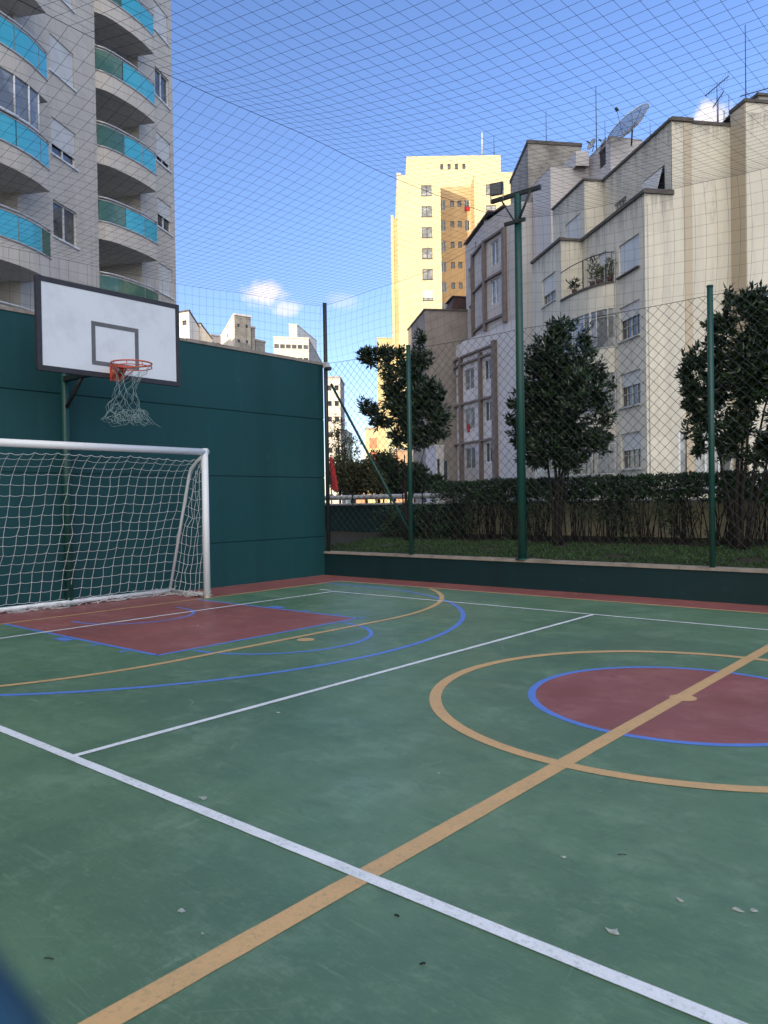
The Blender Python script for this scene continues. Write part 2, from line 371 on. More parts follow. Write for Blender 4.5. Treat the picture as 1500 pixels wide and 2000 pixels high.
# ------------------------------------------------------------------ building kit
def wall_face(mb, P, d, n, u0, u1, z0, z1, holes=(), reveal=.16):
    us = sorted({u0, u1, *[h[0] for h in holes], *[h[1] for h in holes]}); zs = sorted({z0, z1, *[h[2] for h in holes], *[h[3] for h in holes]})
    us = [u for u in us if u0-1e-6 <= u <= u1+1e-6]; zs = [z for z in zs if z0-1e-6 <= z <= z1+1e-6]
    def pt(u, z, k=0): return P + d*u + n*k + UZ*z
    for i in range(len(us)-1):
        for j in range(len(zs)-1):
            a, b, c, e = us[i], us[i+1], zs[j], zs[j+1]; cu, cz = (a+b)/2, (c+e)/2
            if any(h[0] < cu < h[1] and h[2] < cz < h[3] for h in holes): continue
            mb.face([pt(a, c), pt(b, c), pt(b, e), pt(a, e)], [(a, c), (b, c), (b, e), (a, e)])
    for (a, b, c, e) in holes:
        for q in (((a, c), (b, c)), ((b, c), (b, e)), ((b, e), (a, e)), ((a, e), (a, c))):
            (ua, za), (ub, zb) = q
            mb.face([pt(ua, za), pt(ub, zb), pt(ub, zb, -reveal), pt(ua, za, -reveal)], [(ua, za), (ub, zb), (ub+.16, zb), (ua+.16, za)])
def window(root, P, d, n, h, style='slide', sh=0., inset=.11, fm='winframe', gm='pane', sill=None, t=.045, shm='shutter', name='window'):
    a, b, c, e = h
    f = MB()
    def bar(u0, u1, z0, z1, k=.0): f.obox(P, d, n, u0, u1, -inset-.03, -inset+.02+k, z0, z1)
    bar(a, b, c, c+t); bar(a, b, e-t, e); bar(a, a+t, c+t, e-t); bar(b-t, b, c+t, e-t)
    if style in ('slide', 'grid', 'four'): bar((a+b)/2-t/2, (a+b)/2+t/2, c+t, e-t, .004)
    if style == 'grid':
        z = c+(e-c)*.38; bar(a+t, (a+b)/2-t/2, z-.015, z+.015); bar((a+b)/2+t/2, b-t, z-.015, z+.015)
        for q in (.25, .75): uu = a+(b-a)*q; bar(uu-.012, uu+.012, c+t, e-t, -.004)
    if style == 'four':
        for q in (.25, .75): uu = a+(b-a)*q; bar(uu-t/2, uu+t/2, c+t, e-t, .004)
    fo = f.build(name, MAT[fm], root)
    g = MB(); g.obox(P, d, n, a+.01, b-.01, -inset-.05, -inset-.025, c+.01, e-.01)
    g.build('pane', MAT[gm], root, fo)
    if sh > 0:
        s = MB(); s.obox(P, d, n, a+.02, b-.02, -inset+.03, -inset+.055, e-(e-c)*sh, e-.005); s.build('shutter', MAT[shm], root, fo)
    if sill:
        s = MB(); s.obox(P, d, n, a-.08, b+.08, -.04, sill, c-.07, c-.005); s.build('sill', MAT['darkcap' if sill > .13 else fm], root, fo)
    return fo
def block(root, foot, z0, z1, mat, holes=None, cap=None, capm='darkcap', skip=(), roofm='roofgrey', name='wall', mats=None):
    """extruded plan, foot anticlockwise seen from above; holes {edge: [(u0,u1,z0,z1)]}"""
    holes = holes or {}; mb = MB(); k = len(foot)
    for i in range(k):
        if i in skip: continue
        A, B = foot[i], foot[(i+1) % k]; d = (B-A); L = d.length; d = d/L; n = Vector((d.y, -d.x, 0))
        wall_face(mb, A, d, n, 0, L, z0, z1, holes.get(i, ()))
    wo = mb.build(name, MAT[mat], root)
    r = MB(); r.face([p+UZ*(z1-.02) for p in foot]); r.build('roof', MAT[roofm], root)
    if cap:
        c = MB()
        for i in range(k):
            if i in skip: continue
            A, B = foot[i], foot[(i+1) % k]; d = (B-A); L = d.length; d = d/L; n = Vector((d.y, -d.x, 0))
            c.obox(A, d, n, -cap[0]+.003*i, L+cap[0]-.003*i, -.2, cap[0], z1-.004*i, z1+cap[1])
        c.build('coping', MAT[capm], root)
    return wo
def edge(foot, i):
    A, B = foot[i], foot[(i+1) % len(foot)]; d = (B-A).normalized(); return A, d, Vector((d.y, -d.x, 0))

# ================================================================== SETTING
g = MB(); g.face([(-1500, -1500, -.35), (1500, -1500, -.35), (1500, 1500, -.35), (-1500, 1500, -.35)])
tag(g.build('ground', MAT['city']), 'grey city ground around the sports court', kind='structure')
CY = 5.03; EX = -8.82; SX = 5.25; YF, YN = 9.20, .86
f = MB(); f.box(-9.84, 6.5, .0, 9.88, -.34, 0)
tag(f.build('court_surround_floor', MAT['red']), 'brick red painted floor around the green court', kind='structure')
f = MB(); f.face([(EX, YN, .002), (SX, YN, .002), (SX, YF, .002), (EX, YF, .002)])
tag(f.build('court_floor', MAT['court']), 'green painted sports court floor', kind='structure')
def strip(mb, a, b, w, z):
    a = Vector((*a, z)); b = Vector((*b, z)); d = (b-a).normalized(); n = Vector((-d.y, d.x, 0))*w/2
    k = max(1, int((b-a).length/.09)); u = n.normalized()
    j = lambda p, s: p + u*s*(w/2 + .0022*noise.noise(p*9+Vector((0, 0, s*7))) + .0012*noise.noise(p*31))
    for i in range(k):
        p = a.lerp(b, i/k); q = a.lerp(b, (i+1)/k); mb.face([j(p, -1), j(q, -1), j(q, 1), j(p, 1)])
def arc(mb, c, r, w, a0, a1, z, lim=None):
    k = max(8, int(abs(a1-a0)/2.5))
    for i in range(k):
        t0, t1 = R_(a0+(a1-a0)*i/k), R_(a0+(a1-a0)*(i+1)/k)
        P = [(c[0]+(r+s)*math.cos(t), c[1]+(r+s)*math.sin(t), z) for t, s in ((t0, -w/2), (t0, w/2), (t1, w/2), (t1, -w/2))]
        if lim and any(not lim(p) for p in P): continue
        mb.face(P[::-1])
def marking(name, mb, m, label): tag(mb.build(name, MAT[m]), label, kind='structure')
KY0, KY1, KX = 3.80, 6.37, -5.83
CX = -1.785
r = MB(); r.face([(EX, KY0, .0028), (KX, KY0, .0028), (KX, KY1, .0028), (EX, KY1, .0028)])
marking('key_area_floor', r, 'red', 'red painted key area in front of the goal')
r = MB(); r.face([(CX+.935*math.cos(R_(a*4)), CY-.02+.935*math.sin(R_(a*4)), .0028) for a in range(90)])
marking('centre_circle_floor', r, 'red', 'red disc in the middle of the court')
b = MB(); z = .0036; W = .045
strip(b, (EX, KY0), (KX, KY0), W, z); strip(b, (EX, KY1), (KX, KY1), W, z); strip(b, (KX, KY0-.022), (KX, KY1+.12), W, z)
arc(b, (CX, CY-.02), .948, .05, 0, 360, z)
arc(b, (-8.1, 5.06), 3.77, .055, -92, 92, z, lambda p: p[0] > EX)
strip(b, (EX, 1.29), (-8.2, 1.29), .05, z); strip(b, (EX, 8.83), (-8.2, 8.83), .04, z)
arc(b, (-5.78, 5.08), .955, .045, -88, 88, z)
arc(b, (-8.2, 5.04), .686, .04, -90, 90, z)
strip(b, (-8.36, 4.354), (-8.2, 4.354), .04, z); strip(b, (-8.36, 5.726), (-8.2, 5.726), .04, z)
for s, y in ((-1, KY0-.03), (1, KY1+.03)):
    strip(b, (-7.41, y+s*.06), (-7.18, y+s*.06), .11, z)
    for x in (-6.75, -6.24): strip(b, (x, y), (x, y+s*.09), .045, z)
# mirrored half
for s in (1,):
    mx = lambda x: 2*CX-x
    strip(b, (mx(EX), KY0), (mx(KX), KY0), W, z); strip(b, (mx(EX), KY1), (mx(KX), KY1), W, z); strip(b, (mx(KX), KY0), (mx(KX), KY1), W, z)
    arc(b, (mx(-8.1), 5.06), 3.77, .055, 88, 272, z, lambda p: p[0] < mx(EX))
marking('blue_court_lines', b, 'blue_line', 'blue basketball lines on the court')
y_ = MB(); z = .0044
strip(y_, (EX, YN), (EX, YF), .05, z); strip(y_, (SX, YN), (SX, YF), .05, z); strip(y_, (EX-.025, YF), (SX+.025, YF), .05, z); strip(y_, (EX-.025, YN), (SX+.025, YN), .05, z)
strip(y_, (CX-.02, YN), (CX-.02, YF), .088, z)
yc = (-1.785, 5.0)
arc(y_, yc, 1.575, .078, 0, 360, z+.0004)
for sgn, x0 in ((1, EX), (-1, 2*CX-EX)):
    for cy_, a0, a1 in ((3.76, -90, 0), (6.40, 0, 90)):
        if sgn < 0: a0, a1 = 180-a1, 180-a0
        arc(y_, (x0, cy_), 3.32, .06, a0, a1, z+.0004, lambda p: YN < p[1] < YF+.01)
    strip(y_, (x0+sgn*3.32, 3.76), (x0+sgn*3.32, 6.40), .06, z+.0004)
y_.face([(-5.33+.085*math.cos(R_(a*20)), 5.08+.085*math.sin(R_(a*20)), z) for a in range(18)])
y_.face([(CX+.085*math.cos(R_(a*20)), CY+.085*math.sin(R_(a*20)), z+.0008) for a in range(18)])
marking('ochre_court_lines', y_, 'yellow_line', 'ochre futsal lines, centre line and centre circle on the court')
w_ = MB(); z = .0056
WX0, WX1, WY0, WY1, ATX = -7.865, 2*CX+7.865, 1.975, 8.065, -3.842
strip(w_, (WX0, WY0-.025), (WX0, WY1+.025), .045, z); strip(w_, (WX1, WY0-.025), (WX1, WY1+.025), .045, z)
strip(w_, (WX0, WY0), (WX1, WY0), .055, z+.0004); strip(w_, (WX0, WY1), (WX1, WY1), .04, z+.0004)
strip(w_, (ATX, WY0), (ATX, WY1), .045, z); strip(w_, (2*CX-ATX, WY0), (2*CX-ATX, WY1), .045, z)
strip(w_, (-8.22, 8.13), (-7.99, 8.13), .05, z)
marking('white_court_lines', w_, 'white_line', 'white volleyball lines on the court')

# small flakes on the floor
MAT['flake'] = simple('pale_flake', (.42, .46, .43), .7, .4, 60)
FL = [(-1.33, 2.53, .022), (-.90, 2.49, .020), (-.99, 2.18, .034), (-.74, 2.54, .026), (-.70, 2.57, .018), (-2.83, 2.06, .028), (-2.10, 1.44, .020), (-1.94, 1.40, .007), (-3.62, 3.2, .018), (-4.7, 5.6, .02), (-2.2, 2.95, .008), (-1.5, 3.2, .008), (-6.9, 5.0, .02), (-4.85, 9.66, .03)]
for i, (x, y, r0) in enumerate(FL):
    mb = MB(); k = 9; pts = []
    for j in range(k):
        a = 2*math.pi*j/k; rr = r0*.6*(.35+.85*random.random()); pts.append((x+rr*1.3*math.cos(a), y+rr*math.sin(a)))
    mb.face([(p[0], p[1] , .0065) for p in pts])
    for j in range(k):
        p, q = pts[j], pts[(j+1) % k]; mb.face([(p[0], p[1], .004), (q[0], q[1], .004), (q[0], q[1], .0065), (p[0], p[1], .0065)])
    lab = {2: 'largest pale flake near the bottom right, closest to the camera there', 0: 'oval pale flake right of the ochre centre line', 1: 'small round pale flake left of the flake pair', 3: 'longer pale flake of the pair at the lower right edge', 4: 'shorter pale flake of the pair at the lower right edge', 5: 'pale flake just beside the white sideline', 6: 'pale flake at the lower left, above a tiny one', 7: 'tiny pale speck at the lower left', 12: 'pale speck inside the red key area', 13: 'pale speck on the red strip under the low wall', 8: 'tiny pale speck just inside the white attack line', 9: 'tiny pale speck between the blue arc and the white attack line', 10: 'tiny pale speck below the ochre circle, left of the ochre centre line', 11: 'tiny pale speck inside the ochre circle, under the red disc'}.get(i, 'tiny pale speck lying on the open green court floor')
    tag(mb.build('paint_flake', MAT['flake']), lab, 'flake', 'pale flakes scattered on the court floor')

for (px, py), lab in (((1215, 1669), 'dark thin twig on the court right of the ochre centre line'), ((95, 1872), 'dark thin twig at the lower left of the court'), ((825, 1882), 'dark crumb near the bottom middle of the court'), ((775, 1788), 'small dark crumb just below the white sideline')):
    r_ = ray(px, py); kk = (.006-CAMZ)/r_.z; c_ = Vector((r_.x*kk, r_.y*kk, .006)); mb = MB(); a_ = random.uniform(0, 3.1); ln = .015 if 'twig' in lab else .008
    dv = Vector((math.cos(a_), math.sin(a_), 0)); mb.tube([c_-dv*ln, c_+Vector((0, 0, .002)), c_+dv*ln], .0015 if 'twig' in lab else .0028, 6)
    tag(mb.build('twig' if 'twig' in lab else 'crumb', MAT['bark']), lab, 'debris')
# ------------------------------------------------------------------ tall green wall
t = thing('boundary_wall', (-9.83, 4, 0), 'tall teal painted wall with horizontal grooves behind the goal', 'wall')
mb = MB(); H0 = 3.745
gz = [0, .69, 1.735, 2.775, H0]
for i in range(4):
    z0 = gz[i] + (.008 if i else 0); z1 = gz[i+1] - (.008 if i < 3 else 0)
    mb.box(-10.15, -9.83, -8, 9.90, z0, z1)
    if i < 3: mb.box(-10.15, -9.848, -8, 9.897, gz[i+1]-.008, gz[i+1]+.008)
mb.build('wall_panel', MAT['greenwall'], t)
mb = MB()
for i in range(24):
    y0 = -8+i*.75; mb.box(-10.17, -9.815+random.uniform(-.004, .004), y0, y0+.745, H0, H0+.045+random.uniform(-.006, .006))
mb.build('coping', MAT['coping'], t)
# low wall + cap
t = thing('low_wall', (-4, 9.9, 0), 'low dark teal wall with a pale stone cap along the right side', 'wall')
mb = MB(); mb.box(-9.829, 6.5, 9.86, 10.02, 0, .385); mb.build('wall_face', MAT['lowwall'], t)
mb = MB()
x = -9.82
while x < 6.4:
    L = random.uniform(.85, 1.25); dz = random.uniform(-.004, .004)
    mb.box(x, min(x+L, 6.5)-.006, 9.835+random.uniform(-.004, .004), 10.04, .386, .425+dz); x += L
mb.build('coping', MAT['coping'], t)

# planting bed
def bedz(x, y): return .40 + .07*(y-10.04) + .02*noise.noise(Vector((x*1.3, y*1.3, 0)))
mb = MB()
nx, ny = 60, 12
for i in range(nx):
    for j in range(ny):
        P = []
        for a, b_ in ((i, j), (i+1, j), (i+1, j+1), (i, j+1)):
            X = -13+22*a/nx; Y = 10.04+3.1*b_/ny; P.append((X, Y, bedz(X, Y)))
        mb.face(P)
tag(mb.build('planting_bed', MAT['soil']), 'dark soil of the planting bed behind the low wall', kind='structure')
def leaf(mb, p, d, L, W, up=None):
    d = d.normalized(); s = d.cross(up or Vector((random.uniform(-1, 1), random.uniform(-1, 1), random.uniform(.2, 1)))).normalized()
    nrm = s.cross(d); m_ = p + d*L*.48
    a, b_, c, e = p, m_ + s*W/2 + nrm*W*.18, p + d*L - nrm*L*.10, m_ - s*W/2 + nrm*W*.18
    i = len(mb.v); mb.v += [tuple(a), tuple(b_), tuple(c), tuple(e)]
    mb.f += [(i, i+1, i+2), (i, i+2, i+3)]; mb.uv += [[(0, 0)]*3]*2; mb.sm += [False, False]
mb = MB()
for i in range(30000):
    X = random.uniform(-10.6, 1.5); Y = 10.06 + 1.95*random.random()
    if noise.noise(Vector((X*2.2, Y*2.2, 5))) < -.35: continue
    zz = bedz(X, Y); h = random.uniform(.02, .065)*(1+.6*noise.noise(Vector((X*3, Y*3, 0))))
    leaf(mb, Vector((X, Y, zz-.005)), Vector((random.uniform(-1, 1), random.uniform(-1, 1), random.uniform(.5, 1.6))), h, random.uniform(.012, .022))
tag(mb.build('grass', MAT['grass']), 'short green ground cover between fence and hedge', 'grass', kind='stuff')

# boundary wall behind the hedge, pipes on top
t = thing('rear_wall', (-4, 13.2, 0), 'mossy yellowish wall half hidden behind the hedge stems', 'wall')
mb = MB()
wall_face(mb, Vector((-9.0, 13.1, 0)), Vector((1, 0, 0)), Vector((0, -1, 0)), 0, 12, -.3, 1.24); mb.box(-9.0, 3, 13.104, 13.25, -.3, 1.24)
mb.build('wall_face', MAT['oldwall'], t)
t = thing('dark_rear_wall', (-11.2, 13.2, 0), 'dark panel wall under the white pipes, left of the hedge', 'wall')
mb = MB(); mb.box(-14.5, -9.003, 13.1, 13.25, -.3, 1.215); mb.build('wall_face', MAT['lowwall'], t)
t = thing('pipe_railing', (-8, 13.1, 1.2), 'white pipe pair running along the top of the rear wall', 'railing')
mb = MB(); mb.tube([(-14.6, 13.02, 1.395), (-11, 13.02, 1.40), (-8.2, 13.02, 1.395), (3, 13.02, 1.40)], .055, 12); mb.build('pipe', MAT['pvc'], t)
mb = MB(); mb.tube([(-14.6, 13.0, 1.235), (-8.2, 13.0, 1.24), (3, 13.0, 1.24)], .026, 10); mb.build('thin_pipe', MAT['pvc'], t)
for x in range(-14, 3, 2):
    mb = MB(); mb.box(x-.012, x+.012, 12.96, 13.07, 1.18, 1.46); mb.build('bracket', MAT['darksteel'], t)

# ------------------------------------------------------------------ fence
t = thing('chain_link_fence', (-5, 9.9, .425), 'green chain link fence standing on the low wall', 'fence')
FT, FB, FYY = 3.77, .43, 9.93
mb = MB(); P_ = .140
def zig(x0, s):
    pts = []; n_ = int((FT-FB)/(P_/2))
    for i in range(n_+1):
        X = x0 + s*i*P_/2; Z_ = FB+i*(FT-FB)/n_
        pts.append((X, FYY + (.003 if (i % 2 == 0) else -.003)*s + .012*noise.noise(Vector((X*1.1, 0, Z_*1.1))), Z_+.006*noise.noise(Vector((X*.7, 9, Z_*.7)))))
    return pts
x0 = -9.69-3.5
while x0 < 5.5:
    for s in (1, -1):
        X0 = x0 if s > 0 else x0+3.4
        pts = [p for p in zig(X0, s) if -9.73 <= p[0] <= 5.6]
        if len(pts) > 2: mb.tube(pts, .0030, 3, cap=False)
    x0 += P_
mb.build('wire_mesh', MAT['wire'], t)
mb = MB()
xs = [-9.73, -7.86, -5.79, -3.13, -.5, 2.2, 5.6]
pts = []
for a, b_ in zip(xs, xs[1:]):
    for i in range(6): u = i/6; pts.append((a+(b_-a)*u, FYY-.01, FT+.0-.035*4*u*(1-u)*.5))
mb.tube(pts, .0035, 5); mb.build('tension_wire', MAT['wire'], t)
for X, zt, rr in ((-7.86, 3.80, .036), (-3.13, 3.86, .036), (-.5, 3.86, .036), (2.2, 5.7, .05), (5.6, 3.8, .036)):
    mb = MB(); mb.tube([(X, 9.88, .42), (X, 9.88, zt)], rr, 14); mb.tube([(X, 9.88, zt), (X, 9.88, zt+.02)], rr*1.12, 14); mb.build('post', MAT['greenpaint'], t)
mb = MB(); mb.tube([(-9.76, 9.90, .42), (-9.76, 9.90, 4.84)], .036, 14); mb.build('corner_post', MAT['darksteel'], t)
mb = MB(); mb.tube([(-9.69, 9.96, 3.40), (-7.90, 9.96, .72)], .022, 10); mb.build('diagonal_brace', MAT['greenpaint'], t)

# floodlight pole
PX, PY = -5.80, 9.88
t = thing('floodlight_pole', (PX, PY, .42), 'tall green steel pole with one square floodlight on its crossarm', 'lamp post')
mb = MB(); mb.tube([(PX, PY, .42), (PX, PY, 3.2), (PX, PY, 5.70)], [.068, .058, .052], 18); mb.tube([(PX, PY, .42), (PX, PY, .44)], .10, 18); mb.build('pole', MAT['greenpaint'], t)
mb = MB(); mb.obox(Vector((PX, PY, 0)), Vector((1, 0, 0)), Vector((0, -1, 0)), -.45, .37, -.025, .025, 5.68, 5.735); mb.build('crossarm', MAT['darksteel'], t)
mb = MB(); mb.obox(Vector((PX, PY, 0)), Vector((1, 0, 0)), Vector((0, -1, 0)), -.19, .15, .04, .075, 5.27, 5.32); mb.build('lower_crossarm', MAT['darksteel'], t)
for s, e in ((-1, -.27), (1, .22)):
    mb = MB(); mb.tube([(PX+s*.03, PY-.04, 5.30), (PX+e, PY-.02, 5.69)], .019 if s > 0 else .013, 8); mb.build('brace', MAT['darksteel'], t)
fl = MB(); c = Vector((PX-.32, PY-.05, 5.85)); tilt = R_(-12)
d = Vector((1, 0, 0)); upv = Vector((.10, -.20, 1)).normalized(); d = (d - upv*d.dot(upv)).normalized(); nn = d.cross(upv)
def fbox(hw, n0, n1, h0, h1, c=c):
    P = []
    for hz in (h0, h1):
        for (a, k) in ((-hw, n0), (hw, n0), (hw, n1), (-hw, n1)): P.append(c+d*a+nn*k+upv*hz)
    return P
fl.hexa(fbox(.10, -.03, .03, -.085, .085)); fo = fl.build('floodlight', MAT['darksteel'], t)
fl = MB(); fl.hexa(fbox(.09, .031, .035, -.075, .075)); fl.build('lens', simple('floodlight_glass', (.16, .17, .18), .3), t, fo)
for s_ in (-1, 1): fl = MB(); fl.tube([c+d*.105*s_-upv*.04, c+d*.105*s_-upv*.17], .008, 6); fl.build('bracket', MAT['alu'], t, fo)

# security camera on the corner post
t = thing('security_camera', (-9.70, 9.82, 3.66), 'small security camera on a white bracket at the wall corner', 'camera')
mb = MB(); mb.box(-9.69, -9.62, 9.76, 9.86, 3.66, 3.76); mb.tube([(-9.67, 9.81, 3.70), (-9.58, 9.78, 3.65)], .02, 8); mb.build('bracket', MAT['pvc'], t)
mb = MB(); mb.tube([(-9.63, 9.79, 3.645), (-9.50, 9.74, 3.625)], .036, 12); mb.build('housing', MAT['darksteel'], t)

# ------------------------------------------------------------------ overhead net
def lerp_tab(tab, v):
    if v <= tab[0][0]: return tab[0][1]
    for (a, fa), (b_, fb) in zip(tab, tab[1:]):
        if v <= b_: return fa + (fb-fa)*(v-a)/(b_-a)
    return tab[-1][1]
ZF = [(-9.82, 4.80), (-9.7, 4.80), (-8.13, 4.86), (-7.22, 4.95), (-6.4, 5.14), (-5.8, 5.34), (-5.2, 5.25), (-3.23, 5.15), (-2.45, 5.12), (0, 5.12), (2.2, 5.3), (6.5, 4.8)]
ZL = [(-1, 4.6), (4, 4.53), (6.9, 4.57), (8.35, 4.68), (9.85, 4.80)]
ZC = [(-1, 5.10), (4.1, 5.04), (5.4, 5.05), (7.08, 5.09), (7.67, 5.12), (9.0, 5.22), (9.85, 5.34)]
def netz(x, y):
    zc = lerp_tab(ZC, y); zl = lerp_tab(ZL, y); wy = 1-math.exp(-max(0, 9.85-y)/1.8)
    if x < -5.8:
        t_ = (x+9.82)/4.02; B = zl+(zc-zl)*t_; E = lerp_tab(ZF, x)-(lerp_tab(ZL, 9.85)*(1-t_)+lerp_tab(ZC, 9.85)*t_); s = .16
    elif x < 2.2:
        t_ = (x+5.8)/8; B = zc; E = lerp_tab(ZF, x)-lerp_tab(ZC, 9.85); s = .52
    else:
        t_ = (x-2.2)/4.3; B = zc+(zl-zc)*t_; E = 0; s = .16
    return B + E*math.exp(-max(0, 9.85-y)/1.3) - s*4*t_*(1-t_)*wy + .03*noise.noise(Vector((x*.8, y*.8, 0)))
t = thing('safety_net', (-1.8, 5, 4.8), 'black square mesh net stretched over the whole court', 'net')
mb = MB(); PN = .13; RN = .0014
YB = .2; xs = [-9.82+i*PN for i in range(int(16.3/PN)+1)]; ys = [9.85-i*PN for i in range(int((9.85-YB)/PN)+1)]
def wob(x, y): return .012*noise.noise(Vector((x*1.7, y*1.7, 3))), .012*noise.noise(Vector((x*1.7, y*1.7, 8)))
for x in xs:
    pts = []
    yy = ys[::2] + ([ys[-1]] if len(ys) % 2 == 0 else [])
    for y in yy: a, b_ = wob(x, y); pts.append((x+a, y+b_, netz(x, y)))
    mb.tube(pts, RN, 3, cap=False)
for y in ys:
    pts = []
    for x in sorted(set(xs[::2] + [-5.8])): a, b_ = wob(x, y); pts.append((x+a, y+b_, netz(x, y)))
    mb.tube(pts, RN, 3, cap=False)
mb.build('ceiling_net', MAT['netdark'], t)
mb = MB()
for x in xs:                                   # hanging panel above the fence
    zt = netz(x, 9.85); k = 6; bow = .10
    pts = [(x + .05*math.sin(math.pi*i/k)*(1 if x > -5.8 else -.2), 9.87 - bow*math.sin(math.pi*i/k)*.6, 3.77 + (zt-3.77)*i/k) for i in range(k+1)]
    mb.tube(pts, RN, 3, cap=False)
k = 10
for i in range(k+1):
    pts = []
    for x in xs[::2]:
        zt = netz(x, 9.85); zz = zt - i*.135
        if zz < 3.74: continue
        f_ = (zz-3.77)/(zt-3.77); pts.append((x + .05*math.sin(math.pi*f_), 9.87-.06*math.sin(math.pi*f_), zz + .006*noise.noise(Vector((x*3, zz*3, 0)))))
    if len(pts) > 2: mb.tube(pts, RN*(1.6 if i == 0 else 1), 3, cap=False)
mb.build('fence_side_net', MAT['netdark'], t)
mb = MB()
for y in ys:
    zt = netz(-9.82, y); mb.tube([(-9.83, y, 3.79), (-9.82+.01*noise.noise(Vector((y*2, 0, 0))), y+.02*noise.noise(Vector((y*2, 3, 0))), (zt+3.79)/2), (-9.82, y, zt)], RN, 3, cap=False)
for i in range(9):
    pts = [(-9.82, y, netz(-9.82, y)-i*.135 + .006*noise.noise(Vector((y*3, i, 0)))) for y in ys[::2] if netz(-9.82, y)-i*.135 > 3.84]
    if len(pts) > 2: mb.tube(pts, RN*(1.6 if i == 0 else 1), 3, cap=False)
mb.build('wall_side_net', MAT['netdark'], t)
for X in (-5.8, 2.2):
    mb = MB(); mb.tube([(X, y, netz(X, y)+.004) for y in ys[::3]] + [(X, YB, netz(X, YB))], .0028, 5); mb.build('support_cable', MAT['netdark'], t)

# ------------------------------------------------------------------ goal
GX, GY0, GY1, GZ, GR = -8.86, 3.50, 6.58, 2.02, .047
t = thing('goal', (GX, 5.04, 0), 'white futsal goal with a loose white net in front of the teal wall', 'goal')
for y in (GY0, GY1):
    mb = MB(); mb.tube([(GX, y, .0), (GX, y, GZ+GR)], GR, 20); mb.build('goalpost', MAT['whitepaint'], t)
mb = MB(); mb.tube([(GX, GY0-GR, GZ), (GX, GY1+GR, GZ)], GR-.001, 20); mb.build('crossbar', MAT['whitepaint'], t)
for s, y in ((1, GY0), (-1, GY1)):
    yb = y + s*.03
    mb = MB(); mb.tube([(GX-.02, yb, GZ-.06), (GX-.13, yb, GZ-.12), (GX-.28, yb, 1.80), (GX-.33, yb, 1.70), (-9.70, yb, .06)], .021, 10); mb.build('rear_stay', MAT['whitepaint'], t)
    mb = MB(); mb.tube([(GX-.03, yb, .05), (-9.69, yb, .05)], .022, 10); mb.build('side_base_bar', MAT['greypaint'], t)
mb = MB(); mb.tube([(-9.69, GY0+.01, .05), (-9.69, GY1-.01, .05)], .028, 12); mb.build('rear_base_bar', MAT['whitepaint'], t)
prof = [(GX-.02, 1.93), (GX-.15, 1.86), (GX-.30, 1.72), (-9.30, 1.35), (-9.46, .95), (-9.60, .55), (-9.67, .20), (-9.71, .10)]
def along(pr, s):
    ls = [0]
    for a, b_ in zip(pr, pr[1:]): ls.append(ls[-1]+math.dist(a, b_))
    s *= ls[-1]
    for i in range(len(pr)-1):
        if s <= ls[i+1] or i == len(pr)-2:
            u = (s-ls[i])/(ls[i+1]-ls[i]); return (pr[i][0]+(pr[i+1][0]-pr[i][0])*u, pr[i][1]+(pr[i+1][1]-pr[i][1])*u)
def netp(i, j, ni, nj):
    v = j/nj; u = i/ni; x, z_ = along(prof, v); y = GY0+.03+(GY1-GY0-.06)*u
    sag = .022*math.sin(math.pi*((u*3) % 1))*(1-v)*(1 if v < .25 else .7) + .025*noise.noise(Vector((u*6, v*3, 1)))
    bil = .10*math.sin(math.pi*v)*(.4+.6*math.sin(math.pi*u)) + .07*noise.noise(Vector((u*5, v*4, 7)))
    jx = .012*noise.noise(Vector((i*1.7, j*1.9, 0))); jz = .014*noise.noise(Vector((i*1.3, j*2.3, 4)))
    return Vector((x + bil*.6, y + .03*noise.noise(Vector((i*.9, j*.7, 9)))*math.sin(math.pi*v) + jx, z_ - sag + jz))
mb = MB(); NI, NJ = 22, 16
G_ = [[netp(i, j, NI, NJ) for j in range(NJ+1)] for i in range(NI+1)]
def sagseg(a, b_, k=3, s=.008):
    return [a.lerp(b_, q/k) - UZ*s*4*(q/k)*(1-q/k) for q in range(k+1)]
for i in range(NI+1):
    for j in range(NJ):
        mb.tube(sagseg(G_[i][j], G_[i][j+1], 2, .003), .0031, 4, cap=False)
for j in range(NJ+1):
    for i in range(NI):
        mb.tube(sagseg(G_[i][j], G_[i+1][j], 3, .010 if j else .018), .0031 if j else .004, 4, cap=False)
for i in range(1, NI):
    for j in range(1, NJ):
        mb.tube([G_[i][j]-Vector((.0, .005, .003)), G_[i][j]+Vector((.0, .005, .003))], .0055, 5)
mb.build('rear_net', MAT['netwhite'], t)
for s, Y in ((1, GY0+.03), (-1, GY1-.03)):
    mb = MB(); rows = 15
    S_ = []
    for j in range(rows+1):
        v = j/rows; xb, zb = along(prof, v); row = []
        nseg = 7
        for i in range(nseg+1):
            u = i/nseg; X = GX-.03 + (xb-GX+.03)*u; Zt = zb - .05*math.sin(math.pi*u) + .03*noise.noise(Vector((i*1.3, j*1.1, 12)))
            row.append(Vector((X+.03*noise.noise(Vector((i*2.1, j*1.7, 2))), Y - s*(.05*math.sin(math.pi*v) + .05*noise.noise(Vector((i*.9, j*.8, 5)))) , max(.02, Zt))))
        S_.append(row)
    for j in range(rows+1):
        for i in range(7):
            mb.tube(sagseg(S_[j][i], S_[j][i+1], 2, .008), .0031, 4, cap=False)
            if j < rows: mb.tube(sagseg(S_[j][i], S_[j+1][i], 2, .0), .0031, 4, cap=False)
    mb.build('side_net', MAT['netwhite'], t)
mb = MB(); rnd = random.Random(3)                # loose skirt lying on the floor
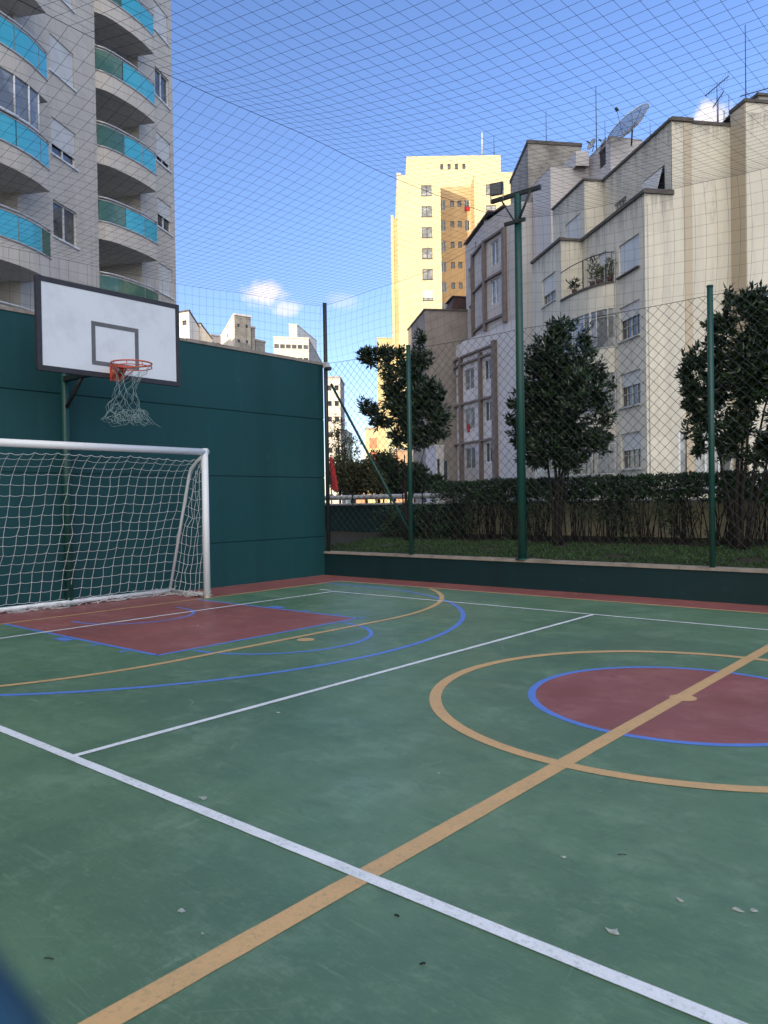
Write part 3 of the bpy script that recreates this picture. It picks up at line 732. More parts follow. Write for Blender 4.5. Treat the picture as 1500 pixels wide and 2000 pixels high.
for q in range(95):
    y = rnd.uniform(GY0, GY1-.05); x = -9.69 + rnd.uniform(-.04, .20)
    pts = []; a = rnd.uniform(0, 6.28); p = Vector((x, y, .02))
    for k in range(7):
        pts.append(p.copy()); a += rnd.uniform(-1.0, 1.0)
        p += Vector((.028*math.cos(a)*.8, .045*math.sin(a)*1.4, 0)); p.z = max(.012, min(.11, p.z+rnd.uniform(-.03, .035))); p.x = min(max(p.x, -9.78), -9.48)
    mb.tube(pts, .0031, 4, cap=False)
for q in range(45):
    x = rnd.uniform(-9.7, GX-.05); y = GY1 - .03 + rnd.uniform(-.06, .05); a = rnd.uniform(0, 6.28); p = Vector((x, y, .03)); pts = []
    for k in range(7):
        pts.append(p.copy()); a += rnd.uniform(-1, 1); p += Vector((.035*math.cos(a), .02*math.sin(a), 0)); p.z = max(.012, min(.10, p.z+rnd.uniform(-.03, .035)))
    mb.tube(pts, .0031, 4, cap=False)
mb.build('loose_net', MAT['netwhite'], t)

# ------------------------------------------------------------------ basketball hoop
HX, HY0, HY1, HZ0, HZ1 = -8.50, 4.10, 5.94, 2.83, 3.855; HYC = 5.03
t = thing('basketball_hoop', (-9.72, HYC, 0), 'basketball hoop with a white black-edged backboard on a green pole', 'basketball hoop')
mb = MB(); mb.tube([(-9.72, HYC, 0), (-9.72, HYC, 3.45)], .052, 18); mb.tube([(-9.72, HYC, 0), (-9.72, HYC, .015)], .10, 18); mb.build('pole', MAT['greenpaint'], t)
mb = MB(); mb.obox(Vector((-9.69, HYC, 0)), Vector((1, 0, 0)), Vector((0, -1, 0)), 0, 1.14, -.04, .04, 3.30, 3.38); mb.obox(Vector((-9.69, HYC, 0)), Vector((1, 0, 0)), Vector((0, -1, 0)), 0, 1.14, -.04, .04, 2.92, 2.98); mb.build('arm', MAT['darksteel'], t)
mb = MB(); mb.tube([(-9.73, HYC, 2.55), (-9.25, HYC, 2.95)], .026, 8); mb.build('diagonal_brace', MAT['darksteel'], t)
bd = MB(); bd.box(HX-.03, HX, HY0, HY1, HZ0, HZ1); bo = bd.build('backboard', MAT['board'], t)
bd = MB(); e = .058
def frame(mb, x0, x1, y0, y1, z0, z1, w):
    mb.box(x0, x1, y0, y1, z0, z0+w); mb.box(x0, x1, y0, y1, z1-w, z1); mb.box(x0, x1, y0, y0+w, z0+w, z1-w); mb.box(x0, x1, y1-w, y1, z0+w, z1-w)
frame(bd, HX-.045, HX+.004, HY0-.012, HY1+.012, HZ0-.012, HZ1+.012, e); bd.build('border', MAT['black'], t, bo)
bd = MB(); frame(bd, HX+.0005, HX+.003, 4.735, 5.355, 2.955, 3.465, .05); bd.build('target_square', MAT['greymark'], t, bo)
RC = Vector((-8.13, HYC-.005, 2.955)); RR = .228
rim = MB()
for dz, rr in ((0, .009), (-.045, .006)):
    rim.tube([(RC.x+RR*math.cos(R_(a*10)), RC.y+RR*math.sin(R_(a*10)), RC.z+dz) for a in range(37)], rr, 8, cap=False)
for a in range(0, 360, 45): rim.tube([(RC.x+RR*math.cos(R_(a)), RC.y+RR*math.sin(R_(a)), RC.z-.045), (RC.x+RR*math.cos(R_(a)), RC.y+RR*math.sin(R_(a)), RC.z)], .004, 6)
ro = rim.build('rim', MAT['orange'], t)
rb = MB(); rb.box(HX+.004, HX+.012, HYC-.07, HYC+.07, 2.79, 2.985)
rb.hexa([(HX+.012, HYC-.065, 2.93), (RC.x-.19, HYC-.10, 2.93), (RC.x-.19, HYC+.10, 2.93), (HX+.012, HYC+.065, 2.93), (HX+.012, HYC-.065, 2.945), (RC.x-.19, HYC-.10, 2.945), (RC.x-.19, HYC+.10, 2.945), (HX+.012, HYC+.065, 2.945)])
for s in (-1, 1): rb.tube([(HX+.01, HYC+s*.055, 2.80), (RC.x-.15, HYC+s*.12, 2.91)], .006, 6)
for s in (-1, 1): rb.hexa([(HX+.012, HYC+s*.05, 2.80), (HX+.03, HYC+s*.05, 2.80), (HX+.03, HYC+s*.062, 2.80), (HX+.012, HYC+s*.062, 2.80), (HX+.012, HYC+s*.05, 2.93), (RC.x-.2, HYC+s*.05, 2.93), (RC.x-.2, HYC+s*.062, 2.93), (HX+.012, HYC+s*.062, 2.93)])
rb.build('rim_bracket', MAT['orange'], t, ro)
# torn net: diamond mesh that narrows, then flares and tangles
nb = MB(); rnd = random.Random(11); NS = 9; NR = 9
def hp(i, j):
    v = j/NR; a = 2*math.pi*(i + (.5 if j % 2 else 0))/NS
    rad = .225*(1-v) + .0 if v < .2 else None
    rad = [.215, .15, .125, .13, .15, .18, .215, .24, .26, .27][j]
    cx = RC.x - .06*min(1, v*3) + .02*v; cyy = RC.y - .045*min(1, v*3)-.01
    zz = RC.z-.05 - [0, .09, .19, .28, .37, .45, .52, .58, .62, .64][j]
    f_ = .3+.7*v
    return Vector((cx + rad*math.cos(a)*.8 + rnd.uniform(-.03, .03)*f_, cyy + rad*math.sin(a) + rnd.uniform(-.035, .035)*f_, zz + rnd.uniform(-.035, .035)*f_))
HP = [[hp(i, j) for i in range(NS)] for j in range(NR+1)]
for j in range(NR):
    for i in range(NS):
        for q in (0, 1):
            k = (i + (q if j % 2 else q-1)) % NS
            if j >= 2 and rnd.random() < .12: continue
            a, b_ = HP[j][i], HP[j+1][k]
            if (a-b_).length > .3: continue
            mid = (a+b_)/2 + Vector((rnd.uniform(-.02, .02), rnd.uniform(-.02, .02), rnd.uniform(-.02, .01)))
            nb.tube([a, a.lerp(mid, .6)+Vector((0, 0, -.004)), mid, b_.lerp(mid, .5), b_], .0023, 4, cap=False)
for (a, b_) in ((Vector((-8.2, 5.16, 2.42)), Vector((-8.10, 5.38, 2.23))), (Vector((-8.15, 5.12, 2.44)), Vector((-8.12, 5.30, 2.25))), (Vector((-8.2, 4.9, 2.5)), Vector((-8.2, 4.66, 2.28))), (Vector((-8.18, 5.0, 2.34)), Vector((-8.16, 5.22, 2.24)))):
    nb.tube([a, a.lerp(b_, .3)+Vector((0, .01, .02)), a.lerp(b_, .7)+Vector((0, 0, -.01)), b_], .003, 4)
for k in range(26):
    c = Vector((-8.18+rnd.uniform(-.12, .12), 5.0+rnd.uniform(-.2, .2), 2.33+rnd.uniform(-.06, .09))); a0 = rnd.uniform(0, 6.28); rr = rnd.uniform(.025, .06)
    nb.tube([c+Vector((rr*.5*math.cos(a0+q*.6), rr*math.cos(q*.62), rr*1.1*math.sin(q*.62))) for q in range(9)], .0026, 4, cap=False)
nb.build('torn_net', MAT['netgrey'], t)

# ------------------------------------------------------------------ plants
def tree(base, stems, lobes, nshoot, label, seed, dens=9, L=.100):
    rnd = random.Random(seed); random.seed(seed)
    t = thing('garden_tree', base, label, 'tree', 'small trees planted behind the fence')
    tr = MB(); tips = []
    B = Vector(base)
    for (dx, dy, h, r0, sx) in stems:
        pts = [B + Vector((dx*.3, dy*.3, -.1))]; n_ = 6
        for k in range(1, n_+1):
            u = k/n_; pts.append(B + Vector((dx*(.3+.7*u) + sx*u*u + .02*rnd.uniform(-1, 1), dy*u + .03*rnd.uniform(-1, 1), h*u)))
        tr.tube(pts, [r0*(1-.65*k/n_) for k in range(n_+1)], 8)
        tips += pts[2:]
    cr = MB()
    tot = sum(l[1][0]*l[1][1]*l[1][2] for l in lobes)
    for (c, rad) in lobes:
        c = Vector(c); m_ = max(6, int(1.9*nshoot*rad[0]*rad[1]*rad[2]/tot))
        near = min(tips, key=lambda p: (p-c).length)
        tr.tube([near, near.lerp(c, .5)+Vector((0, 0, .03)), c], [.012, .009, .005], 6)
        for i in range(m_):
            v = Vector((rnd.gauss(0, 1), rnd.gauss(0, 1), rnd.gauss(0, 1))).normalized(); q = rnd.random()**.45
            s = c + Vector((v.x*rad[0], v.y*rad[1], v.z*rad[2]))*q
            if noise.noise(s*3.1 + Vector((seed, 0, 0))) < -.29: continue
            dirn = (v + Vector((0, 0, .55)) + Vector((rnd.uniform(-.4, .4), rnd.uniform(-.4, .4), 0))).normalized()
            if q > .6 and rnd.random() < .5: tr.tube([s-dirn*.16-v*.04, s], [.0035, .0025], 3, cap=False)
            for k in range(dens):
                off = (v*.0 + Vector((rnd.gauss(0, 1), rnd.gauss(0, 1), rnd.gauss(0, .7)))).normalized()
                ld = (dirn*rnd.uniform(.3, 1.1) + off*.9)
                leaf(cr, s - dirn*rnd.uniform(0, .12) + off*.008, ld, L*rnd.uniform(.55, 1.35), L*.40*rnd.uniform(.8, 1.15), off)
    tr.build('trunk', MAT['bark'], t); cr.build('crown', MAT['leaf'], t)
    return t
def P3(px, py, y):
    r = ray(px, py); k = y/r.y; return Vector((r.x*k, y, CAMZ+r.z*k))
def lobes_px(L, y0):
    out_ = []
    for (px, py, rx, rz, dy) in L:
        c = P3(px, py, y0+dy); s = (c-P3(px+100, py, y0+dy)).length/100*.80
        sz = abs(P3(px, py-100, y0+dy).z-c.z)/100
        out_.append((c, (rx*s, max(.16, rx*s*.8), rz*sz)))
    return out_
YT = 11.75
tree((-6.22, YT, .5), [(.0, 0, 1.5, .055, -.02), (.12, .06, 2.4, .03, .1), (-.14, -.05, 2.2, .028, -.12), (.03, .08, 3.0, .03, .05), (.2, 0, 2.0, .02, .15)],
     lobes_px([(1100, 640, 38, 48, 0), (1078, 690, 55, 55, -.1), (1125, 705, 55, 55, .1), (1060, 750, 62, 60, 0), (1130, 770, 62, 62, -.1), (1100, 800, 78, 65, .1), (1035, 815, 44, 48, 0), (1165, 830, 36, 42, 0), (1075, 870, 62, 44, -.1), (1130, 868, 50, 38, .1), (1020, 862, 28, 26, 0), (1155, 760, 40, 42, 0), (1182, 800, 26, 40, 0), (1012, 850, 30, 32, 0), (1095, 610, 20, 26, 0), (1140, 655, 22, 30, 0), (1010, 790, 26, 30, 0), (1045, 700, 30, 34, 0), (1170, 860, 34, 34, 0), (1040, 890, 40, 24, 0), (1110, 900, 50, 26, 0), (1192, 745, 14, 18, 0), (1000, 820, 16, 20, 0), (1170, 720, 18, 24, 0)], YT),
     1350, 'dense dark leafy tree just right of the floodlight pole', 21)
tree((-3.36, YT, .5), [(.0, 0, 1.5, .06, -.02), (-.25, .05, 2.2, .03, -.2), (.25, 0, 2.4, .03, .2), (.05, .1, 2.8, .03, .1), (-.12, -.1, 2.0, .022, -.3), (.4, 0, 2.2, .03, .3), (.15, -.1, 2.6, .03, .1)],
     lobes_px([(1470, 600, 52, 45, 0), (1420, 630, 32, 40, -.1), (1450, 680, 55, 55, .1), (1400, 690, 34, 50, 0), (1365, 700, 34, 36, 0), (1350, 770, 28, 42, -.1), (1400, 760, 50, 50, .1), (1470, 760, 60, 60, 0), (1365, 830, 28, 36, 0), (1440, 830, 50, 34, 0), (1510, 700, 60, 90, 0), (1530, 800, 50, 70, 0), (1500, 860, 34, 36, .1), (1520, 610, 40, 50, 0), (1338, 715, 12, 16, 0), (1425, 580, 16, 18, 0), (1570, 720, 60, 100, 0), (1345, 845, 20, 22, 0), (1395, 640, 24, 26, 0), (1340, 740, 20, 26, 0), (1390, 810, 44, 44, .1), (1430, 870, 46, 34, 0), (1480, 880, 44, 36, 0), (1365, 870, 24, 26, 0), (1490, 680, 60, 60, .1), (1460, 720, 60, 60, -.1), (1345, 700, 16, 18, 0), (1560, 850, 60, 50, 0), (1355, 790, 26, 30, 0)], YT),
     1650, 'wide dark leafy tree with several stems at the right edge', 22)
tree((-9.47, YT, .5), [(.0, 0, 1.7, .03, .0), (-.08, .03, 2.2, .018, -.25), (.1, 0, 2.4, .02, .1), (.05, .05, 3.2, .02, .12), (.16, .0, 2.0, .014, .4)],
     lobes_px([(722, 700, 24, 26, 0), (748, 686, 24, 20, 0), (762, 712, 30, 30, 0), (768, 760, 32, 40, 0), (822, 662, 16, 24, 0), (820, 700, 30, 28, 0), (800, 730, 34, 36, 0), (830, 775, 46, 42, 0), (790, 800, 50, 38, 0), (725, 800, 26, 20, 0), (745, 820, 26, 20, 0), (858, 815, 30, 32, 0), (820, 850, 42, 26, 0), (780, 855, 28, 22, 0), (862, 845, 20, 20, 0), (710, 788, 14, 14, 0), (708, 690, 12, 16, 0), (780, 690, 20, 22, 0), (850, 780, 24, 26, 0), (800, 870, 26, 16, 0)], YT),
     960, 'sparse ragged tree with thin stems near the wall corner', 23, 9, .095)

rnd = random.Random(5); random.seed(5)
t = thing('hedge', (-4, 12.3, .5), 'clipped green hedge on bare stems behind the fence', 'hedge')
hd = MB()
def hedge_top(x): return 1.66 + .03*noise.noise(Vector((x*1.5, 0, 0))) + .015*noise.noise(Vector((x*7, 0, 2)))
for i in range(7200):
    x = rnd.uniform(-9.1, 1.5); y = rnd.uniform(12.0, 12.75); q = rnd.random()
    z_ = hedge_top(x) - .03 - .40*q**1.3
    if q > .55 and noise.noise(Vector((x*3, y, z_*5))) < -.18: continue
    top = q < .25
    for k in range(7):
        dv = Vector((rnd.gauss(0, 1), rnd.gauss(0, 1), rnd.gauss(.5 if top else 0, .7)))
        leaf(hd, Vector((x, y, z_))+dv*.012, dv, rnd.uniform(.045, .075), rnd.uniform(.02, .03))
for i in range(4600):                            # sparse leaves among the stems, denser at the left end
    x = rnd.uniform(-10.6, 1.5); y = rnd.uniform(12.0, 12.8); z_ = rnd.uniform(.55, 1.22)
    lim = .0 if x > -8.6 else -.6
    if noise.noise(Vector((x*1.6, y*.5, z_*1.2+4))) < lim + (.16 if x > -8.6 else 0): continue
    for k in range(6):
        dv = Vector((rnd.gauss(0, 1), rnd.gauss(0, 1), rnd.gauss(0, .8)))
        leaf(hd, Vector((x, y, z_))+dv*.02, dv, rnd.uniform(.045, .075), rnd.uniform(.018, .028))
hd.build('foliage', MAT['hedgeleaf'], t)
st = MB()
for i in range(480):
    x = rnd.uniform(-10.5, 1.5); y = rnd.uniform(12.05, 12.7)
    if rnd.random() < .7: x = round(x/.62)*.62 + rnd.gauss(0, .09)
    lean = rnd.gauss(0, .13); z0 = bedz(x, 12.3)-.03; z1 = rnd.uniform(1.15, 1.55) if x > -9.1 else rnd.uniform(.9, 1.25)
    st.tube([(x, y, z0), (x+lean*.4+rnd.uniform(-.03, .03), y, z0+(z1-z0)*.5), (x+lean, y+rnd.uniform(-.05, .05), z1)], [rnd.uniform(.006, .014), .008, .004], 5, cap=False)
st.build('stems', MAT['bark'], t)

def bush(name, label, L, y0, mat, n_, lf, seed, cat='bush'):
    rnd = random.Random(seed); random.seed(seed); lb = lobes_px(L, y0); b0 = lb[0][0]
    t = thing(name, (b0.x, b0.y, 0), label, cat)
    cr = MB(); tr = MB(); tot = sum(r[0]*r[1]*r[2] for c, r in lb)
    for c, r in lb:
        tr.tube([(c.x+rnd.uniform(-.1, .1), c.y, -.3), c], [.04, .015], 6)
        for i in range(int(n_*r[0]*r[1]*r[2]/tot)):
            v = Vector((rnd.gauss(0, 1), rnd.gauss(0, 1), rnd.gauss(0, 1))).normalized()*rnd.random()**.35
            s = c + Vector((v.x*r[0], v.y*r[1], v.z*r[2]))
            for k in range(6):
                dv = Vector((rnd.gauss(0, 1), rnd.gauss(0, 1), rnd.gauss(0, 1))); leaf(cr, s+dv*.03, dv+v, lf*rnd.uniform(.7, 1.2), lf*.42)
    tr.build('trunk', MAT['bark'], t); cr.build('crown', MAT[mat], t)
bush('shrub', 'olive green shrub behind the white pipes next to the wall corner', [(690, 935, 40, 32, 0), (665, 925, 26, 34, 0), (715, 925, 28, 26, 0), (735, 945, 22, 24, 0)], 15.5, 'olive', 1500, .10, 31)
bush('shrub', 'dark green shrub behind the white pipes below the ragged tree', [(750, 910, 18, 20, 0), (770, 935, 34, 34, 0), (810, 935, 34, 28, 0), (845, 945, 26, 16, 0), (740, 930, 24, 28, 0), (735, 895, 16, 14, 0), (762, 892, 12, 12, 0)], 16.5, 'leaf', 1700, .11, 32)
bush('bare_tree', 'thin sparse tree beyond the rear wall in front of the pale tower', [(662, 870, 22, 30, 0), (685, 880, 20, 30, 0), (660, 835, 16, 24, 0)], 19.5, 'olive', 230, .09, 33, 'tree')

# red cloth behind the corner
t = thing('red_banner', (-12.6, 16, 1.2), 'folded red cloth hanging on a thin pole beside the wall corner', 'banner')
a = P3(646, 893, 14.0); b_ = P3(656, 958, 14.0)
mb = MB(); prev = None
rows = []
for i in range(13):
    u = i/12; c = a.lerp(b_, u); wd = .07+.05*u
    rows.append([c+Vector((math.cos(q/8*6.283)*wd*.7*(1+.35*math.sin(q*2.4+u*3)), math.sin(q/8*6.283)*wd*.5, 0)) for q in range(8)])
for i in range(12):
    for q in range(8): mb.face([rows[i][q], rows[i+1][q], rows[i+1][(q+1) % 8], rows[i][(q+1) % 8]], sm=True)
mb.build('cloth', MAT['redcloth'], t)
mb = MB(); mb.tube([(a.x, a.y, -.3), a+Vector((0, 0, .06))], .015, 8); mb.build('pole', MAT['darksteel'], t)

# blurred blue rail right at the lens
t = thing('blue_rail', (-.12, .02, 1.2), 'blue painted rail end close to the camera, out of focus at the lower left', 'rail')
def lens(px, py, d): q = Vector((0, 0, CAMZ)) + ray(px, py)*d; return q
mb = MB(); cc = lens(-118, 2022, .085); rr = .0105
pts = [cc + CR*x + CU*y_ for x, y_ in ((-.03, .004), (-.012, .0035), (-.003, .0005), (.001, -.005), (.003, -.014), (.004, -.05))]
mb.tube(pts, rr, 20); mb.build('rail_tube', MAT['bluepaint'], t)

# ================================================================== BUILDINGS
# ---- A: grey apartment block at the left
dA = DR(FA-12.3); nA = Vector((dA.y, -dA.x, 0)); BO = XY(352, 34.8)
t = thing('apartment_block', BO, 'grey tiled apartment block with curved cyan glass balconies at the left', 'building')
def PA(u, n=0): return BO + dA*u + nA*n
HTOP = 46
uL, uR = -6.04, -2.95           # recess of the right balcony stack
uL2, uR2 = -14.2, -10.5         # recess of the left stack
lev = [9.96-2.78*3 + 2.78*k for k in range(0, 16)]   # rail tops
holes = []; wins = []
for k, rt in enumerate(lev):
    zs = rt + .46; zt = zs + 1.22
    if zt > HTOP-1: continue
    for (a, b_) in ((-1.55, -.33), (-8.72, -7.36)):
        wins.append((a, b_, zs, zt, k))
holesA = [w_[:4] for w_ in wins]
rec = [(uL, uR), (uL2, uR2)]
mb = MB()
# front face split by the two vertical recesses; each recess is open between slabs
for (u0, u1) in ((uR, 0), (uR2, uL), (-60, uL2)):
    wall_face(mb, PA(0), dA, nA, u0, u1, -.3, HTOP, [h for h in holesA if u0 < h[0] and h[1] < u1])
F2 = [PA(0), PA(0, -16), PA(-60, -16), PA(-60)]
for A_, B_ in ((F2[0], F2[1]), (F2[1], F2[2]), (F2[2], F2[3])):
    d_ = (B_-A_).normalized(); wall_face(mb, A_, d_, Vector((-d_.y, d_.x, 0)), 0, (B_-A_).length, -.3, HTOP)
mb.build('wall', MAT['apt'], t)
mb = MB(); mb.face([p+UZ*HTOP for p in F2]); mb.build('roof', MAT['roofgrey'], t)
mb = MB()
for (u0, u1) in rec:
    wall_face(mb, PA(0, -1.9), dA, nA, u0, u1, -.3, HTOP)
    for u in (u0, u1): mb.face([PA(u)+UZ*-.3, PA(u, -1.9)+UZ*-.3, PA(u, -1.9)+UZ*HTOP, PA(u)+UZ*HTOP])
mb.build('recess_wall', MAT['recess'], t)
for i, (a, b_, z0, z1, k) in enumerate(wins):
    sh = [.0, .45, 1, 1, .8, .0, 1, 1][(k*3+(0 if a > -2 else 1)) % 8]
    # levels seen in the photo
    if a > -2: sh = {2: 1, 3: .98, 4: .55, 5: .80, 6: 0, 7: .98}.get(k, sh)
    else: sh = {3: 0, 4: .72, 5: .98, 6: .98, 7: 1}.get(k, sh)
    if 8 > z0 or z0 > 31: continue
    window(t, PA(0), dA, nA, (a, b_, z0, z1), 'slide', sh, inset=.09, fm='whiteframe', sill=.05)
mb = MB()
for (a, b_, z0, z1, k) in wins:
    if 8 > z0 or z0 > 31: mb.obox(PA(0), dA, nA, a, b_, -.15, -.1, z0, z1)
mb.build('far_window_glass', MAT['pane'], t)
arcB = [(-6.04, .0), (-5.75, .24), (-5.4, .39), (-5.0, .51), (-4.5, .64), (-4.0, .72), (-3.5, .77), (-3.06, .78)]
arcA = [(-14.2, .0), (-13.7, .45), (-13.1, .75), (-12.5, .95), (-11.9, 1.06), (-11.3, 1.10), (-10.8, 1.06), (-10.30, 1.0)]
def balcony(arcp, rt, uR_, panels, greens):
    zs0, zs1, zg = rt-1.56, rt-.92, rt-.02       # fascia bottom, fascia top, glass top
    P = [PA(u, n) for u, n in arcp]
    s = MB()
    uend = arcp[-1][0]
    for i in range(len(P)-1):
        L0 = i*.5; a, b_ = P[i], P[i+1]
        s.face([a+UZ*zs0, b_+UZ*zs0, b_+UZ*zs1, a+UZ*zs1], [(L0, 0), (L0+.5, 0), (L0+.5, .64), (L0, .64)], True)
    end = P[-1]; back = PA(uend, 0)
    s.face([end+UZ*zs0, back+UZ*zs0, back+UZ*zs1, end+UZ*zs1])
    s.build('balcony_fascia', MAT['apt'], t)
    fl_ = MB(); poly = P + [back, PA(uR_, 0), PA(uR_, -1.9), PA(arcp[0][0], -1.9)]
    fl_.face([p+UZ*(zs0+.01) for p in poly][::-1]); fl_.build('balcony_soffit', MAT['soffit'], t)
    fl_ = MB(); fl_.face([p+UZ*(zs1-.05) for p in poly]); fl_.build('balcony_floor', MAT['soffit'], t)
    r = MB()
    r.tube([p+UZ*rt for p in P] + [back+UZ*rt], .035, 8); r.tube([p+UZ*(rt-.10) for p in P], .02, 6)
    r.tube([p+UZ*(zs1+.03)+nA*.01 for p in P]+[back+UZ*(zs1+.03)], .03, 6)
    r.build('balcony_rail', MAT['alu'], t)
    k = 0
    for (i0, i1) in panels:
        gm = 'greenglass' if greens[k] else 'cyanglass'; k += 1
        g_ = MB()
        for i in range(i0, i1):
            a, b_ = P[i], P[i+1]; d_ = (b_-a).normalized(); n_ = Vector((d_.y, -d_.x, 0))
            off = d_*.02 if i == i0 else Vector(); off2 = d_*.02 if i == i1-1 else Vector()
            q = [a+off, b_-off2]
            g_.face([q[0]+UZ*(zs1+.07), q[1]+UZ*(zs1+.07), q[1]+UZ*(zg-.1), q[0]+UZ*(zg-.1)], sm=True)
            q2 = [p_-n_*.012 for p_ in q]
            g_.face([q2[1]+UZ*(zs1+.07), q2[0]+UZ*(zs1+.07), q2[0]+UZ*(zg-.1), q2[1]+UZ*(zg-.1)], sm=True)
        g_.build('balcony_glass', MAT[gm], t)
    # glazed door in the recess
    u0 = arcp[0][0]+.35; zd = zs1+2.0
    window(t, PA(0, -1.9), dA, nA, (u0, u0+1.7, zs1, zd), 'slide', 0, inset=-.06, fm='winframe', gm='pane', name='balcony_door')
for k, rt in enumerate(lev):
    if rt < 6.5 or rt > 31: continue
    q = k
    gB = {2: (1, 1, 1), 3: (1, 1, 1), 4: (1, 0, 0), 5: (1, 0, 0), 6: (1, 0, 0), 7: (1, 0, 0)}.get(q, (0, 0, 0))
    balcony(arcB, rt, uR, ((0, 3), (3, 5), (5, 7)), gB)
    balcony(arcA, rt, uR2, ((0, 2), (2, 4), (4, 6), (6, 7)), (0, 0, 0, 1 if q == 3 else 0))
# enclosed left balcony one storey up
for k in (4,):
    rt = lev[k]; P = [PA(u, n-.05) for u, n in arcA]
    mb = MB()
    for i in range(1, 6):
        a, b_ = P[i], P[i+1]; mb.face([a+UZ*(rt+.05), b_+UZ*(rt+.05), b_+UZ*(rt+1.25), a+UZ*(rt+1.25)])
    so_ = mb.build('balcony_screen', MAT['panelight'], t)
    mb = MB()
    for i in range(1, 7): mb.tube([P[i]+nA*.015+UZ*(rt+.05), P[i]+nA*.015+UZ*(rt+1.25)], .03, 6)
    for z_ in (.06, 1.24): mb.tube([p+nA*.015+UZ*(rt+z_) for p in P[1:7]], .03, 6)
    mb.build('screen_frame', MAT['whiteframe'], t, so_)

mb = MB(); rt = lev[6]
for i in range(7): mb.obox(PA(0, -.3), dA, nA, -3.95+i*.16, -3.915+i*.16, 0, .03, rt-.3, rt+.95)
for i in range(7): mb.obox(PA(0, -.3), dA, nA, -3.95, -2.96, .031, .05, rt-.2+i*.17, rt-.165+i*.17)
mb.build('balcony_lattice', MAT['darkframe'], t)
mb = MB(); rt = lev[3]
for i in range(9): mb.obox(PA(0, -.9), dA, nA, -12.3, -11.0, 0, .03, rt-.1+i*.07, rt-.06+i*.07)
mb.build('balcony_blind', MAT['brownframe'], t)
# ---- B1: cream apartment house on the right
C0 = XY(1265, 33.6); d1 = DR(FA+10.1); d2 = DR(FA+10.1-90); nL = -d2
t = thing('cream_apartment_house', C0, 'old cream plastered apartment house with stepped terraces and a rounded bay', 'building')
SO = 1.17; U2 = 6.25; U3 = U2+4.0
bayc = [C0 + d1*(U2-3.55*math.cos(R_(a))) + nL*(SO*math.sin(R_(a))) for a in range(0, 91, 9)]
# lower block, windows on the street face (given from C0 along d1)
fl = [(11.42, 12.86), (8.45, 10.0), (5.42, 6.95), (2.60, 4.22)]
S1h = [(.52, 2.38, a, b_) for a, b_ in fl]
zt1 = 14.37
wl = MB()
wall_face(wl, C0, d1, nL, 0, 2.70, -.3, zt1, S1h)
wall_face(wl, C0, d1, nL, 2.70, U2, 11.2, zt1, [(3.6, 4.5, 11.5, 13.1)])
S2P = C0 + nL*SO
S2h = [(.75+U2, 2.55+U2, a+.2, b_+.2) for a, b_ in fl]
wall_face(wl, S2P, d1, nL, U2, U3, -.3, zt1, S2h)
wall_face(wl, C0 + d1*U2 + nL*SO, d2, -d1, 0, SO, 11.3, zt1)          # side of the projecting part
wall_face(wl, C0, d2, -d1, 0, 1.30, -.3, zt1)                          # blind wall, lower strip
wall_face(wl, C0+d1*U3+nL*SO, d2, d1, 0, 12, -.3, zt1)
wo = wl.build('wall', MAT['cream'], t)
mb = MB()
for P, U_, z_ in ((C0, 0, zt1),):
    mb.face([C0+UZ*(z_-.05), C0+d2*1.3+UZ*(z_-.05), C0+d2*1.3+d1*U3+UZ*(z_-.05), C0+d1*U3+nL*SO+UZ*(z_-.05), C0+d1*U2+nL*SO+UZ*(z_-.05), C0+d1*U2+UZ*(z_-.05)])
mb.build('terrace_floor', MAT['roofgrey'], t)
# upper block set back
UO = 1.28; CUp = C0 + d2*UO; zt2 = 17.55; V2 = 6.45; V3 = V2+4.15; SO2 = 1.05
wl = MB()
wall_face(wl, CUp, d1, nL, 0, V2, zt1-.3, zt2, [(.55, 2.4, 14.62, 15.92), (4.05, 5.3, 14.75, 15.93)])
wall_face(wl, CUp+nL*SO2, d1, nL, V2, V3, zt1-.3, zt2, [(V2+.55, V2+2.45, 14.75, 16.12)])
wall_face(wl, CUp+d1*V2+nL*SO2, d2, -d1, 0, SO2, zt1-.3, zt2)
wl.build('upper_wall', MAT['cream'], t)
bw = MB()
wall_face(bw, C0, d2, -d1, 1.30, 4.13, -.3, zt2, [(1.48, 4.05, 1.6, 4.12)])
RP = C0 + d2*4.13 - d1*1.05
wall_face(bw, RP, d2, -d1, 0, 14, -.3, 18.05)
wall_face(bw, RP+d2*14, d1, d2, 0, 14, -.3, 18.05)
bw.build('blind_wall', MAT['blind'], t)
bw = MB(); wall_face(bw, RP, d1, nL, 0, 1.05, -.3, 18.05); bw.obox(C0, d2, -d1, 1.86, 2.22, .0, .03, -.3, zt2-.05)
bw.obox(RP, d1, nL, 0.03, 1.03, .004, .03, -.3, 18.0)
bw.build('painted_strip', MAT['tanpaint'], t)
mb = MB(); mb.face([CUp+UZ*(zt2-.05), C0+d2*4.13+UZ*(zt2-.05), C0+d2*4.13+d1*V3+UZ*(zt2-.05), CUp+d1*V3+nL*SO2+UZ*(zt2-.05), CUp+d1*V2+nL*SO2+UZ*(zt2-.05), CUp+d1*V2+UZ*(zt2-.05)])
mb.face([RP+UZ*18, RP+d2*14+UZ*18, RP+d2*14+d1*14+UZ*18, RP+d1*14+UZ*18]); mb.build('roof', MAT['roofgrey'], t)
cp = MB()
cp.obox(C0, d1, nL, -.1, U2-SO*0-.0, -.22, .10, zt1, zt1+.15); cp.obox(C0, d2, -d1, 0, 1.36, -.22, .08, zt1+.003, zt1+.20)
cp.obox(S2P, d1, nL, U2-.10, U3, -.22, .10, zt1+.003, zt1+.14); cp.obox(C0+d1*U2+nL*SO, d2, -d1, .0, SO, -.2, .08, zt1-.003, zt1+.12)
